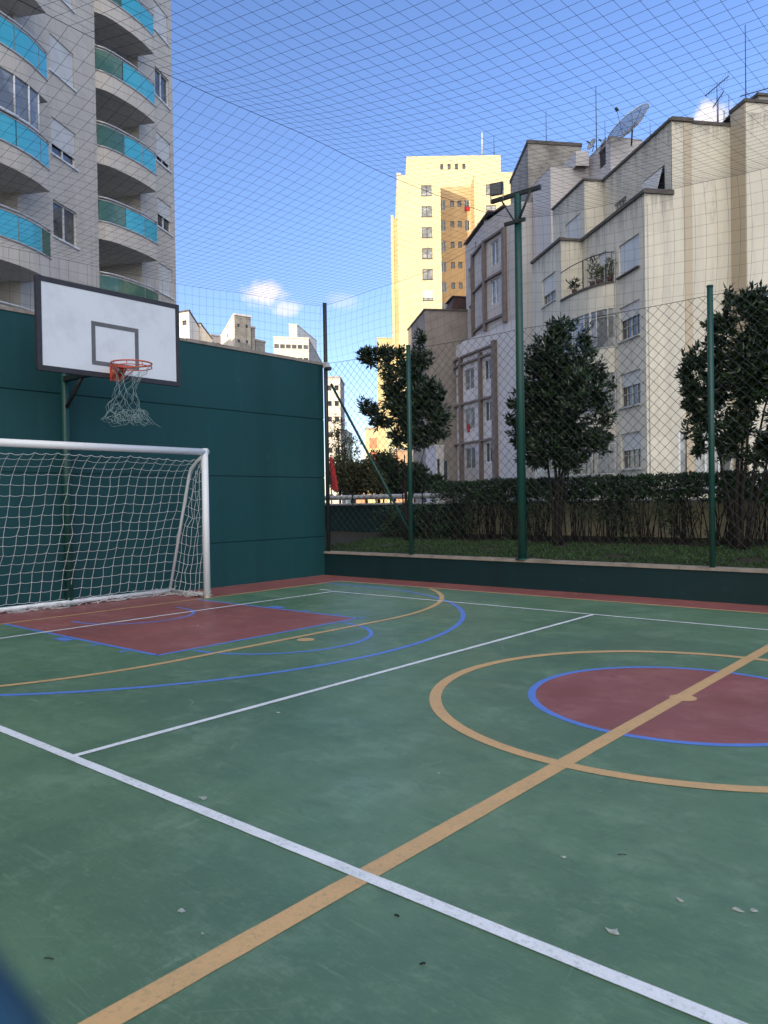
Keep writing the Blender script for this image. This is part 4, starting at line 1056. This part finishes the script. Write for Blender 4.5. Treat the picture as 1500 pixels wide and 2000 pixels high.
cp.obox(CUp, d1, nL, -.05, V2, -.2, .08, zt2, zt2+.13); cp.obox(CUp+nL*SO2, d1, nL, V2-.08, V3, -.2, .08, zt2+.003, zt2+.12); cp.obox(CUp+d1*V2+nL*SO2, d2, -d1, 0, SO2, -.2, .06, zt2-.003, zt2+.10)
cp.obox(C0, d2, -d1, 1.28, 2.30, -.2, .10, zt2+.004, zt2+.17); cp.obox(C0, d2, -d1, 2.30, 4.13, -.2, .05, zt2-.05, zt2+.09)
cp.obox(RP, d1, nL, -.05, 1.05, -.25, .07, 18.05, 18.2); cp.obox(RP, d2, -d1, .0, 14, -.25, .07, 18.047, 18.18)
cp.build('coping', MAT['darkcap'], t)
for i, h in enumerate(S1h): window(t, C0, d1, nL, h, 'grid', [1, .40, .40, .48][i], inset=.13, fm='winframe', shm='shutterblue' if i == 0 else 'shutter', sill=.14 if i == 0 else .12)
for i, h in enumerate(S2h): window(t, S2P, d1, nL, h, 'grid', [.62, .3, .5, .4][i], inset=.13, fm='winframe', sill=.08)
window(t, C0, d1, nL, (3.6, 4.5, 11.5, 13.1), 'slide', .45, fm='winframe')
window(t, CUp, d1, nL, (.55, 2.4, 14.62, 15.92), 'slide', 0, fm='winframe', gm='pane')
mb = MB(); s0 = CUp + nL*.02
a = s0+d1*.75; b_ = s0+d1*2.38; mb.hexa([a+UZ*14.55+nL*.35, b_+UZ*14.55+nL*.35, b_+UZ*14.55+nL*.32, a+UZ*14.55+nL*.32, a+UZ*15.86+nL*.0, b_+UZ*15.86+nL*.0, b_+UZ*15.86-nL*.03, a+UZ*15.86-nL*.03]); mb.build('awning_shutter', MAT['shutter'], t)
window(t, CUp, d1, nL, (4.05, 5.3, 14.75, 15.93), 'four', 0, fm='winframe', gm='panelight')
window(t, CUp+nL*SO2, d1, nL, (V2+.55, V2+2.45, 14.75, 16.12), 'slide', 1, fm='winframe')
window(t, C0, d2, -d1, (1.48, 4.05, 1.6, 4.12), 'four', 0, fm='whiteframe', gm='panelight', t=.09, inset=.02)
# rounded bay: plaster bands and curved glazing
def bayband(z0, z1, mat, name, off=0., under=None):
    mb = MB(); P = [p + (nL*off) for p in bayc]
    for i in range(len(P)-1):
        mb.face([P[i]+UZ*z0, P[i+1]+UZ*z0, P[i+1]+UZ*z1, P[i]+UZ*z1], [(i*.4, z0), (i*.4+.4, z0), (i*.4+.4, z1), (i*.4, z1)], True)
    return mb.build(name, MAT[mat], t)
for z0, z1 in ((10.12, 11.30), (7.15, 8.30), (4.18, 5.35), (-.3, 2.4)): bayband(z0, z1, 'cream', 'bay_wall')
for z0, z1 in ((8.30, 10.12), (5.35, 7.15), (2.4, 4.18)):
    o = bayband(z0, z1, 'panelight', 'bay_glazing', -.06)
    mb = MB()
    for i in (0, 2, 4, 5, 6, 8, 10): p = bayc[i]-nL*.03; mb.tube([p+UZ*z0, p+UZ*z1], .03 if i not in (5,) else .07, 6)
    mb.tube([p-nL*.03+UZ*(z1-.35) for p in bayc], .02, 6); mb.tube([p-nL*.0+UZ*(z0+.02) for p in bayc], .035, 6); mb.build('glazing_bars', MAT['winframe'], t, o)
mb = MB(); P = bayc
for i in range(len(P)-1):
    a, b_ = P[i]+nL*.07, P[i+1]+nL*.07; a2, b2 = P[i]-nL*.1, P[i+1]-nL*.1
    mb.hexa([a2+UZ*11.27, b2+UZ*11.27, b_+UZ*11.27, a+UZ*11.27, a2+UZ*11.37, b2+UZ*11.37, b_+UZ*11.37, a+UZ*11.37])
mb.face([p+UZ*11.33 for p in P]+[C0+d1*U2+UZ*11.33]); mb.build('balcony_slab', MAT['darkcap'], t)
mb = MB(); mb.tube([p+UZ*12.72+nL*.02 for p in P], .022, 6); mb.tube([P[6]+UZ*11.35, P[6]+UZ*12.72], .03, 6); mb.tube([P[1]+UZ*11.35, P[1]+UZ*12.72], .015, 6); mb.build('balcony_rail', MAT['darksteel'], t)
mb = MB(); mb.tube([C0+d1*2.72+nL*.05+UZ*z_ for z_ in (0, 4, 8, 13)], .035, 6); mb.tube([C0+d2*.12-d1*.04+UZ*0, C0+d2*.12-d1*.04+UZ*14], .015, 6); mb.build('drainpipe', MAT['greypaint'], t)
# potted plants on the bay balcony
for i, (k, hgt, m_, lab) in enumerate(((2, .75, 'yellowleaf', 'spiky potted plant on the curved balcony nearest the drainpipe'), (4, .55, 'yellowleaf', 'low bushy pot plant in the middle of the curved balcony'), (5, 1.1, 'yellowleaf', 'tall yellowish potted plant beside the balcony post'), (8, .4, 'leaf', 'small dark potted plant at the far end of the curved balcony'))):
    p = bayc[k]-nL*.16; tp = thing('potted_plant', p+UZ*11.35, lab, 'plant', 'potted plants on the curved balcony')
    mb = MB(); mb.tube([p+UZ*11.35, p+UZ*11.6], [.10, .14], 10); mb.build('pot', MAT['rust'], tp)
    rnd = random.Random(i); random.seed(i); mb = MB()
    for q in range(70): dv = Vector((rnd.gauss(0, 1), rnd.gauss(0, 1), rnd.uniform(.2, 1.6))); s = p+UZ*(11.6+hgt*rnd.random()) + Vector((rnd.gauss(0, .1), rnd.gauss(0, .1), 0)); leaf(mb, s, dv, .28, .06)
    mb.tube([p+UZ*11.55, p+UZ*(11.6+hgt*.7)], .012, 5); mb.build('leaves', MAT[m_], tp)

# ---- B2: grey building with brown framed facade
P2 = XY(1013, 51.5); e1 = DR(FA+21); n1 = Vector((-e1.y, e1.x, 0)); e2 = DR(FA+8); n2 = Vector((-e2.y, e2.x, 0)); e3 = DR(FA+12); n3 = Vector((-e3.y, e3.x, 0))
t = thing('grey_framed_building', P2, 'grey building with brown window frames and a plain lilac side wall', 'building')
Q1 = P2 + e1*4.2; Q3 = P2 + e1*8.1
h1 = [(2.25, 3.38, 17.56, 19.22), (2.25, 3.38, 14.9, 16.6)]
h2 = [(.35, 1.0, 17.4, 19.1), (.35, 1.0, 14.8, 16.5), (3.9, 4.7, 17.4, 19.0), (3.9, 4.7, 14.6, 16.2), (2.2, 2.6, 19.6, 20.4)]
mb = MB(); wall_face(mb, P2, e1, n1, 0, 4.2, 13.2, 20.95, h1); wall_face(mb, Q1, e2, n2, 0, 5.5, 13.2, 20.95, h2); mb.build('upper_wall', MAT['greyclad'], t)
h3 = []
for k in range(4):
    z_ = 9.5-2.93*k; h3 += [(6.05, 7.72, z_, z_+1.55), (3.42, 4.55, z_+.3, z_+1.75)]
    if k == 2: break
h4 = [(.5, 1.3, 9.3-2.93*k, 10.9-2.93*k) for k in range(3)]
mb = MB(); wall_face(mb, P2, e1, n1, 0, 8.1, -.3, 13.25, h3); wall_face(mb, Q3, e3, n3, 0, 4.5, -.3, 13.2, h4+[(2.6, 3.6, 9.3-2.93*k, 10.9-2.93*k) for k in range(3)]); 
mb.face([P2+UZ*13.2, Q3+UZ*13.2, Q3+e3*4.5+UZ*13.2, Q1+UZ*13.2]); mb.face([Q3+e3*4.5+UZ*-.3, Q3+e3*4.5+d2*8+UZ*-.3, Q3+e3*4.5+d2*8+UZ*13.2, Q3+e3*4.5+UZ*13.2]); mb.build('lower_wall', MAT['lavender'], t)
dl_ = DR(FA-80); mb = MB(); wall_face(mb, P2, dl_, Vector((dl_.y, -dl_.x, 0)), 0, 9, -.3, 20.95); mb.build('side_wall', MAT['lavender'], t)
mb = MB(); mb.face([P2+UZ*20.9, P2+dl_*9+UZ*20.9, P2+dl_*9+e1*14+UZ*20.9, Q1+e2*5.5+UZ*20.9, Q1+UZ*20.9]); mb.build('roof', MAT['roofgrey'], t)
for h in h1: window(t, P2, e1, n1, h, 'slide', 0, fm='whiteframe', gm='panelight', t=.06)
for h in h2: window(t, Q1, e2, n2, h, 'plain', 0, fm='winframe', gm='pane')
for h in h3: window(t, P2, e1, n1, h, 'slide', 0, fm='whiteframe' if h[0] < 5 else 'winframe', gm='pane' if h[0] < 5 else 'panelight', t=.06)
for h in h4: window(t, Q3, e3, n3, h, 'plain', 0, fm='winframe', gm='pane')
fr = MB(); w2 = .14
for u0, u1 in ((1.12, 1.42), (3.95, 4.19)): fr.obox(P2, e1, n1, u0, u1, 0, .25, 13.25, 19.65)
for z_ in (19.48, 16.72, 13.75): fr.obox(P2, e1, n1, 1.42, 3.95, 0, .22, z_, z_+.16)
fr.obox(Q1, e2, n2, 2.85, 3.1, 0, .25, 12.6, 19.65)
for z_ in (19.48, 16.72, 13.75): fr.obox(Q1, e2, n2, .05, 2.85, 0, .2, z_, z_+.16)
fr.build('upper_frame', MAT['brownframe'], t)
fr = MB()
for u0, u1, zt in ((2.62, 3.02, 12.35), (4.75, 4.95, 11.9), (7.85, 8.1, 12.0)): fr.obox(P2, e1, n1, u0, u1, 0, .28, -.3, zt)
for z_ in (12.0, 11.45, 8.45, 5.50): fr.obox(P2, e1, n1, 3.02, 7.85, 0, .24, z_, z_+.14)
for u0 in (2.2, 4.2): fr.obox(Q3, e3, n3, u0, u0+.2, 0, .28, -.3, 12.0)
for z_ in (12.0, 11.45, 8.45, 5.50): fr.obox(Q3, e3, n3, .02, 4.2, 0, .24, z_, z_+.14)
fr.build('lower_frame', MAT['brownframe'], t)
ev = MB(); ev.obox(Q1, e2, n2, -1.5, 5.6, -3, .15, 21.2, 21.3); ev.obox(P2, e1, n1, 1.6, 4.5, -3, .0, 21.2, 21.3); ev.obox(Q1, e2, n2, 1.0, 5.4, -2.6, -.3, 20.9, 21.25); ev.build('eaves', MAT['brownframe'], t)
ev = MB(); ev.obox(Q1, e2, n2, .0, .12, -.2, .0, 20.9, 21.3); ev.obox(Q1, e2, n2, -1.2, 5.0, -.9, -.7, 20.9, 21.26); ev.build('attic_wall', MAT['greyclad'], t)
mb = MB(); a = P2+e1*6.05+n1*.03; mb.obox(a, e1, n1, .75, 1.15, 0, .02, 6.35, 6.95); tag(mb.build('window_sign', MAT['redcloth'], t), 'small red and white sign')
# concrete penthouse behind
c1 = XY(1040, 52); c2 = XY(1143, 52.6); c3 = XY(1005, 58.5); zc_ = 24.95
t = thing('concrete_penthouse', c1, 'stained bare concrete rooftop block behind the lilac wall', 'rooftop block')
c4 = c2 + (c3-c1)
wall_h = [(.9*1, 1.45, 21.0, 22.2)]
block(t, [c1, c2, c4, c3], 20.7, zc_, 'concrete', {0: [(1.0, 1.55, 20.95, 22.1)]}, (.06, .22), 'darkcap')
A_, d_, n_ = edge([c1, c2, c4, c3], 0); window(t, A_, d_, n_, (1.0, 1.55, 20.95, 22.1), 'plain', 0, fm='darkframe')
s1 = XY(1200, 46); s2 = XY(1262, 46.6)
t = thing('rooftop_room', s1, 'plain pale grey rooftop room under the big satellite dish', 'rooftop block')
s3 = s1 + d1*4.2; s4 = s2 + d1*4.2
block(t, [s3, s1, s2, s4], 16.5, 22.55, 'lavender', {0: [(2.6, 3.6, 21.2, 22.3)]}, (.02, .03), 'greyclad')
mb = MB(); A_, d_, n_ = edge([s3, s1, s2, s4], 0); mb.obox(A_, d_, n_, 2.6, 3.6, -.16, -.12, 21.2, 22.3); mb.build('opening', MAT['black'], t)
s5 = XY(1083, 48.5); s6 = XY(1192, 49)
t = thing('rooftop_room', s5, 'stepped pale rooftop room beside the concrete block', 'rooftop block')
block(t, [s5, s6, s6+d1*3, s5+d1*3], 16.5, 21.9, 'lavender', None, (.02, .03), 'greyclad')
mb = MB(); s7 = XY(1133, 48.2); s8 = XY(1158, 48.2)
block(t, [s7, s8, s8+d1*2, s7+d1*2], 21.8, 22.7, 'lavender', name='step_wall')

# ---- B3 brown house
b1 = XY(835, 60); b2 = XY(932, 60.6); b3 = XY(802, 67)
t = thing('brown_house', b1, 'weathered brown rendered house in front of the yellow tower', 'building')
block(t, [b1, b2, b2+(b3-b1), b3], -.3, 15.95, 'brownwall', {0: [(1.1, 1.7, 3, 4.4)]}, (.08, .12), 'darkcap')
A_, d_, n_ = edge([b1, b2, b2+(b3-b1), b3], 0); window(t, A_, d_, n_, (1.1, 1.7, 3, 4.4), 'plain', 0, fm='winframe')
q1 = XY(884, 61.5); q2 = XY(935, 62); q3 = XY(893, 61.5)
t = thing('rooftop_shed', q1, 'rusty dark sheet metal shed on the brown house roof', 'shed')
mb = MB(); zz0, zz1 = 15.9, 17.35; bk = (b3-b1)*.35
mb.hexa([q1+UZ*zz0, q2+UZ*zz0, q2+bk+UZ*zz0, q1+bk+UZ*zz0, q3+UZ*zz1, q2+UZ*zz1, q2+bk+UZ*zz1, q3+bk+UZ*zz1]); mb.build('sheet_wall', MAT['rust'], t)
mb = MB(); mb.obox(q3, (q2-q3).normalized(), -(b3-b1).normalized(), -.2, 2.1, -2.4, .1, zz1+.003, zz1+.06); mb.build('roof', MAT['darkcap'], t)
w1 = XY(852, 55.5); w2_ = XY(868, 55.7)
t = thing('white_annex', w1, 'narrow white annex at the foot of the grey framed building', 'building')
block(t, [w1, w2_, w2_+d1*3, w1+d1*3], -.3, 5.2, 'lavender', {0: [(.12, .4, 2.4, 4.3)]}, (.04, .06), 'shutter')
A_, d_, n_ = edge([w1, w2_, w2_+d1*3, w1+d1*3], 0); window(t, A_, d_, n_, (.12, .4, 2.4, 4.3), 'plain', 0, fm='whiteframe')

# ---- B4 yellow tower
T0 = XY(863, 107); dT = DR(FA-90); nT = Vector((dT.y, -dT.x, 0)); bT = -nT
t = thing('yellow_tower', T0, 'tall sunlit yellow apartment tower with a shaded central recess', 'building')
RD = 4.1; zW = 45.9
lw = [(-2.2, -.8, 43.06-2.86*k, 44.48-2.86*k) for k in range(15)]
rw = [(6.66, 8.0, 43.07-2.86*k, 44.48-2.86*k) for k in range(15)]
cw = []
for k in range(15):
    z_ = 43.9 - 2.97*k if False else 44.0-2.9*k
    cw += [(.62, 1.45, z_-1.5, z_), (2.1, 2.65, z_-1.0, z_-.1), (3.15, 3.7, z_-1.0, z_-.1), (4.1, 4.85, z_-1.5, z_)]
tw = [(.75+u, 1.2+u, 48.3-.0, 49.1) for u in (0, 1.05, 2.1, 3.15)]
uA, uB, uC, uD = -5.52, .42, 5.05, 12.5
mb = MB()
wall_face(mb, T0, dT, nT, uA, uB, -.3, zW, lw); wall_face(mb, T0, dT, nT, uC, uD, -.3, zW+.2, rw)
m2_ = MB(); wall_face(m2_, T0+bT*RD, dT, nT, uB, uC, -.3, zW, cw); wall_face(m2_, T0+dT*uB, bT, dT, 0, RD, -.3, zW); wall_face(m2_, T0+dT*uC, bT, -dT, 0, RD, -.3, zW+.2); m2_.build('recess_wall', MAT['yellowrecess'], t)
m2_ = MB(); wall_face(m2_, T0+bT*RD, dT, nT, -4.0, 9.35, zW, 50.25, tw)
wall_face(mb, T0+dT*uA, bT, -dT, 0, 16, -.3, zW); wall_face(mb, T0+dT*uD, bT, dT, 0, 16, -.3, zW+.2)
wall_face(m2_, T0+dT*-4.0+bT*RD, bT, -dT, 0, 9, zW, 50.25); wall_face(m2_, T0+dT*9.35+bT*RD, bT, dT, 0, 9, zW, 50.25); m2_.build('penthouse_wall', MAT['yellow'], t)
wall_face(mb, T0+bT*16, dT, bT, uA, uD, -.3, zW)
mb.build('wall', MAT['yellow'], t)
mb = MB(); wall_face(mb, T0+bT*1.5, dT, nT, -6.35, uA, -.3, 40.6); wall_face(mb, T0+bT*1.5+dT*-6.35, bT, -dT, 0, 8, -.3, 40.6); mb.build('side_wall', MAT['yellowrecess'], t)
mb = MB(); mb.face([T0+dT*uA+UZ*zW, T0+dT*uB+UZ*zW, T0+dT*uB+bT*16+UZ*zW, T0+dT*uA+bT*16+UZ*zW]); mb.face([T0+dT*uC+UZ*(zW+.2), T0+dT*uD+UZ*(zW+.2), T0+dT*uD+bT*16+UZ*(zW+.2), T0+dT*uC+bT*16+UZ*(zW+.2)])
q = T0+bT*RD; mb.face([q-dT*4+UZ*50.2, q+dT*9.35+UZ*50.2, q+dT*9.35+bT*9+UZ*50.2, q-dT*4+bT*9+UZ*50.2]); mb.build('roof', MAT['roofgrey'], t)
mb = MB(); mb.obox(T0, dT, nT, uA-.05, uA+.5, -.3, .05, zW, zW+.3); mb.obox(T0+bT*1.5, dT, nT, -6.4, -6.05, -.3, .08, -.3, 41.0); mb.obox(T0, dT, nT, uC, uC+.35, -.2, .06, -.3, zW-1.2); mb.obox(T0+bT*RD, dT, nT, 5.06, 5.3, 0, .05, zW, 46.9); mb.build('pilaster', MAT['yellow'], t)
for h in lw[:11]+rw[:3]: window(t, T0, dT, nT, h, 'slide', 0 if h != lw[5] else .75, inset=.08, fm='darkframe', gm='panelight', t=.06, sill=.05)
for h in cw[:36]: window(t, T0+bT*RD, dT, nT, h, 'slide' if h[1]-h[0] > .6 else 'plain', 0, inset=.08, fm='shutterblue' if h[1]-h[0] > .6 else 'darkframe', gm='pane', t=.07)
for h in tw: window(t, T0+bT*RD, dT, nT, h, 'plain', 0, inset=.1, fm='darkframe', gm='pane', t=.05)
mb = MB(); mb.obox(T0+bT*RD, dT, nT, 4.15, 4.8, .0, .12, 42.4, 43.0); tag(mb.build('hanging_laundry', MAT['redcloth'], t), 'red cloth under a top window')
def mast(px, y0, y1, dpt, r, label, mat='darksteel', name='roof_mast', group='thin masts on the roofs', px2=None):
    a = XYZ(px, y1, dpt); b_ = XYZ(px2 or px, y0, dpt); o = thing(name, a, label, 'mast', group)
    mb = MB(); mb.tube([Vector((a.x, a.y, a.z-.3)), Vector((a.x, a.y, b_.z))], [r, r*.6], 6); mb.build('mast_tube', MAT[mat], o); return o, a, Vector((a.x, a.y, b_.z))
mast(942, 258, 300, 112, .10, 'white mast on top of the yellow tower', 'shutterblue'); mast(965, 266, 300, 112, .05, 'thin grey mast right of the white one on the yellow tower')
t = thing('yellow_block', XY(742, 118), 'low pale yellow block left of the yellow tower', 'building')
y1 = XY(741, 118); y2 = XY(775, 118.5); block(t, [y1, y2, y2+bT*10, y1+bT*10], -.3, 26.0, 'yellow', None, (.05, .1), 'yellow')

# ---- distant buildings
def far(name, label, px0, pxm, px1, d0, dm, d1_, py, matL, matR=None, winL=None, winR=None, cap='distantgrey', z0=-.3):
    A, B_, C_ = XY(px0, d0), XY(pxm, dm), XY(px1, d1_); D_ = A + (C_-B_)
    zt = XYZ(pxm, py, dm).z; t = thing(name, B_, label, 'building'); foot = [A, B_, C_, D_]; hs = {}
    for e, wn in ((0, winL), (1, winR)):
        if not wn: continue
        Lk = (foot[e+1]-foot[e]).length; nx_, fl_, ww, wh = wn; hs[e] = []
        for i in range(nx_):
            u = Lk*(i+.5)/nx_
            for k in range(fl_):
                    z_ = zt-1.9-3.0*k
                    if z_-wh/2 > z0+.5: hs[e].append((u-ww/2, u+ww/2, z_-wh/2, z_+wh/2))
    mb = MB()
    for e in (0,): A_, d_, n_ = edge(foot, e); wall_face(mb, A_, d_, n_, 0, (foot[e+1]-foot[e]).length, z0, zt, hs.get(e, ()))
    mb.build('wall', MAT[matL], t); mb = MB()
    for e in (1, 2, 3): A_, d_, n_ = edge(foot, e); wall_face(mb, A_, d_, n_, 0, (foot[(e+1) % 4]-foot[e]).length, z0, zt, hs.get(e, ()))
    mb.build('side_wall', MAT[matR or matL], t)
    mb = MB(); mb.face([p+UZ*(zt-.05) for p in foot]); mb.build('roof', MAT['roofgrey'], t)
    c = MB()
    for e in range(4): A_, d_, n_ = edge(foot, e); c.obox(A_, d_, n_, -.1+.004*e, (foot[(e+1) % 4]-foot[e]).length+.1-.004*e, -.3, .12, zt-.004*e, zt+.3)
    c.build('coping', MAT[cap], t)
    for e, hh in hs.items():
        A_, d_, n_ = edge(foot, e)
        for h in hh[:16]: window(t, A_, d_, n_, h, 'plain', 0, inset=.1, fm='darkframe', gm='pane', t=.08)
        if hh[16:]:
            mb = MB()
            for h in hh[16:]: mb.obox(A_, d_, n_, h[0], h[1], -.16, -.12, h[2], h[3])
            mb.build('lower_window_glass', MAT['pane'], t)
    return t, zt, foot
far('white_gabled_house', 'white house with a dark roof edge right of the apartment block', 340, 376, 397, 140, 138, 152, 608, 'distantwhite', 'distantwhite', (2, 1, 1.0, .9), None, 'darkcap')
far('white_gabled_house', 'lower cream house with a dark roof edge beside the white house', 376, 398, 420, 151, 150, 164, 633, 'distantwhite', 'distantwhite', None, None, 'darkcap')
t, zt, ft = far('water_tower_block', 'tall narrow block with a white left side and a front coloured grey for shade', 437, 464, 496, 170, 150, 152, 615, 'distantwhite', 'concrete', (1, 1, 1.6, .7), (2, 4, .5, .6), 'distantwhite')  # grey front colour paints in the shade of the unlit face
far('grey_stepped_block', 'grey stepped block right of the tall narrow block', 496, 497, 504, 153, 152.5, 153, 640, 'concrete', 'concrete')
far('grey_low_block', 'low grey block at the right end of the stepped blocks', 504, 505, 523, 156, 155, 157, 665, 'concrete', 'concrete')
far('grey_long_building', 'low grey building between the gabled houses and the narrow block', 410, 418, 470, 178, 176, 180, 655, 'distantgrey', 'distantgrey', None, (6, 3, .8, .8))
far('white_flats', 'white sunlit block of flats with rows of small windows left of the corner post', 540, 608, 634, 180, 182, 215, 662, 'distantwhite', 'distantgrey', (6, 5, 1.1, .9), (4, 6, 1.0, .9), 'distantwhite')  # side wall coloured grey to stand in for its shade
A_ = XY(570, 190); B_ = XY(586, 190.5); C_ = XY(624, 210)
t = thing('rooftop_tower', A_, 'cream rooftop tower on the white block of flats', 'rooftop block'); zz = XYZ(575, 634, 190).z
block(t, [A_, B_, C_, A_+(C_-B_)], XYZ(575, 665, 190).z-1, zz, 'distantwhite', None, (.1, .2), 'distantwhite')
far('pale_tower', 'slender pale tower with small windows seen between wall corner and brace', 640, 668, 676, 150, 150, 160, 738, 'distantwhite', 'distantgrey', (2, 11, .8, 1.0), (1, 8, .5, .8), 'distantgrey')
far('pale_tower', 'cream lower tower with a patterned front behind the slender pale tower', 645, 678, 690, 175, 175, 185, 842, 'distantwhite', 'greenfar', (3, 6, 1.2, 1.1), None)
t, zt, ft = far('painted_building', 'pale building with an orange and pink painted front seen below the ragged tree', 716, 758, 764, 120, 120, 130, 838, 'yellow', 'greenfar')
A_, d_, n_ = edge(ft, 0); mb = MB()
for i in range(2):
    for k in range(3): mb.obox(A_, d_, n_, .6+1.3*i, 1.7+1.3*i, .02, .06, 5.3+2.1*k, 7.1+2.1*k-.2)
mb.build('painted_panel', MAT['pinkpanel'], t)
far('green_building', 'pale green building right of the painted one', 757, 792, 800, 112, 112, 120, 822, 'greenfar', 'greenfar', (3, 4, .7, .7))
far('orange_building', 'low orange sunlit building behind the thin tree stems', 770, 828, 835, 98, 98, 106, 880, 'orangefar', 'orangefar', None)
far('orange_house', 'small orange house low between the shrubs and the painted building', 693, 712, 718, 125, 125, 130, 908, 'orangefar', 'orangefar', None)

# ---- rooftop antennas
mast(1067, 217, 276, 54, .025, 'thin mast on the concrete rooftop block')
mast(1165, 168, 283, 46, .03, 'tall thin mast between the concrete block and the big dish')
mast(1182, 236, 290, 46, .02, 'short thin mast beside the small dishes')
mast(1270, 240, 272, 44, .02, 'short thin mast behind the sloping roof edge')
mast(1457, 48, 222, 37, .03, 'very tall thin mast on the cream house near the right edge')
def yagi(px, py, ybase, dpt, bdir, L, nel, el, label, lean=0.):
    o, a, tp = mast(px, py, ybase, dpt, .025, label, name='roof_antenna', group='television antennas on the cream house')
    bd_ = bdir.normalized(); bm_ = MB(); bm_.tube([tp-bd_*L/2, tp+bd_*L/2], .022, 6); bm_.build('boom', MAT['darksteel'], o)
    s = bd_.cross(UZ).normalized(); el_ = MB()
    for i in range(nel):
        p = tp - bd_*L/2 + bd_*L*(i+.5)/nel; l_ = el*(1-.4*i/nel); el_.tube([p-s*l_/2, p+s*l_/2], .006, 4)
    el_.build('elements', MAT['alu'], o)
yagi(1401, 168, 240, 36, d1*.35 - CR*.9 - UZ*.75, 1.25, 9, 1.3, 'upper slanted television antenna with many rods')
yagi(1403, 195, 240, 35.6, -CR*.5 + d1*.2 - UZ*.8, .8, 8, 1.2, 'lower slanted television antenna on the same corner')
yagi(1481, 178, 220, 36, CR*.95+UZ*.27, 1.7, 9, .9, 'level television antenna near the right edge')
mast(1424, 186, 241, 36, .02, 'short mast with a dark tip left of the tallest mast')
mast(1415, 216, 241, 36, .06, 'thick stub pipe on the cream house roof', 'greypaint', 'vent_pipe', 'vent pipes on the cream house')
o, a, tp = mast(1466, 203, 221, 36, .05, 'vent pipe with a flat cap near the right edge', 'greypaint', 'vent_pipe', 'vent pipes on the cream house')
mb = MB(); mb.tube([tp, tp+UZ*.05], .12, 10); mb.build('pipe_cap', MAT['darksteel'], o)
k1 = XY(1487, 37); t = thing('chimney_block', k1, 'small concrete rooftop block at the right edge', 'rooftop block')
k2 = k1 + d2*4; block(t, [k1, k2, k2+d1*2.5, k1+d1*2.5], 17.8, 20.2, 'concrete', None, (.08, .12), 'darkcap')
def dish(cpx, cpy, dpt, rad, axis, label, base_py, ribs=True, name='satellite_dish'):
    c = XYZ(cpx, cpy, dpt); ax = axis.normalized(); s = ax.cross(UZ).normalized(); v = s.cross(ax)
    o = thing(name, XYZ(cpx, base_py, dpt), label, 'satellite dish', 'satellite dishes on the roofs')
    fd = .24*rad; mb = MB(); NR_, NA = 6, 24
    def pt(i, j, off=0.): r = rad*i/NR_; a = 2*math.pi*j/NA; return c + ax*(fd*(i/NR_)**2*1.0+off) + s*r*math.cos(a) + v*r*math.sin(a)
    for i in range(NR_):
        for j in range(NA):
            q = [pt(i, j), pt(i+1, j), pt(i+1, j+1), pt(i, j+1)]
            if i == 0: q = q[:3]
            mb.face(q, sm=True)
            mb.face([p_ - ax*.012 for p_ in q][::-1], sm=True)
    mb.build('reflector', MAT['dishmesh'] if ribs else MAT['greypaint'], o)
    mb = MB(); mb.tube([pt(NR_, j) for j in range(NA+1)], .03 if ribs else .012, 6)
    if ribs:
        for j in range(0, NA, 2): mb.tube([pt(i, j, -.03) for i in range(NR_+1)], .018, 4)
        for i in (2, 4): mb.tube([pt(i, j, -.03) for j in range(NA+1)], .014, 4)
    mb.build('frame', MAT['alu'] if ribs else MAT['darksteel'], o)
    mb = MB(); p0 = c+s*rad*.5; hub = c+ax*rad*1.0
    mb.tube([c + v*rad*-.4 + ax*.05, hub], .014 if ribs else .01, 5); mb.tube([hub-ax*.1, hub+ax*.1], .09 if ribs else .04, 8); mb.build('feed', MAT['darksteel'], o)
    b_ = XYZ(cpx, base_py, dpt); mb = MB(); mb.tube([Vector((c.x, c.y, b_.z)), c-ax*.1], .05 if ribs else .025, 8); mb.build('stand', MAT['darksteel'], o)
q = M('perforated_dish_mesh', .6).base((.42, .42, .40)); tr_ = q.n('ShaderNodeBsdfTransparent'); mx = q.n('ShaderNodeMixShader', {0: .38}); q.done()
q.t.links.new(tr_.outputs[0], mx.inputs[1]); q.t.links.new(q.b.outputs[0], mx.inputs[2]); q.t.links.new(mx.outputs[0], q.t.nodes['Material Output'].inputs['Surface']); MAT['dishmesh'] = q.m
dish(1233, 250, 45, 1.40, -CR*.57 + UZ*.82 + CF*.10, 'large mesh satellite dish tilted above the cream house', 284)
dish(1157, 283, 47, .34, -CR*.8 + UZ*.3 - CF*.35, 'small dark dish left of the tall thin mast', 296, False)
dish(1180, 279, 47, .30, -CR*.85 + UZ*.45 - CF*.1, 'small dish right of the tall thin mast', 296, False)
for i, (px, py) in enumerate(((1063, 120),)): pass
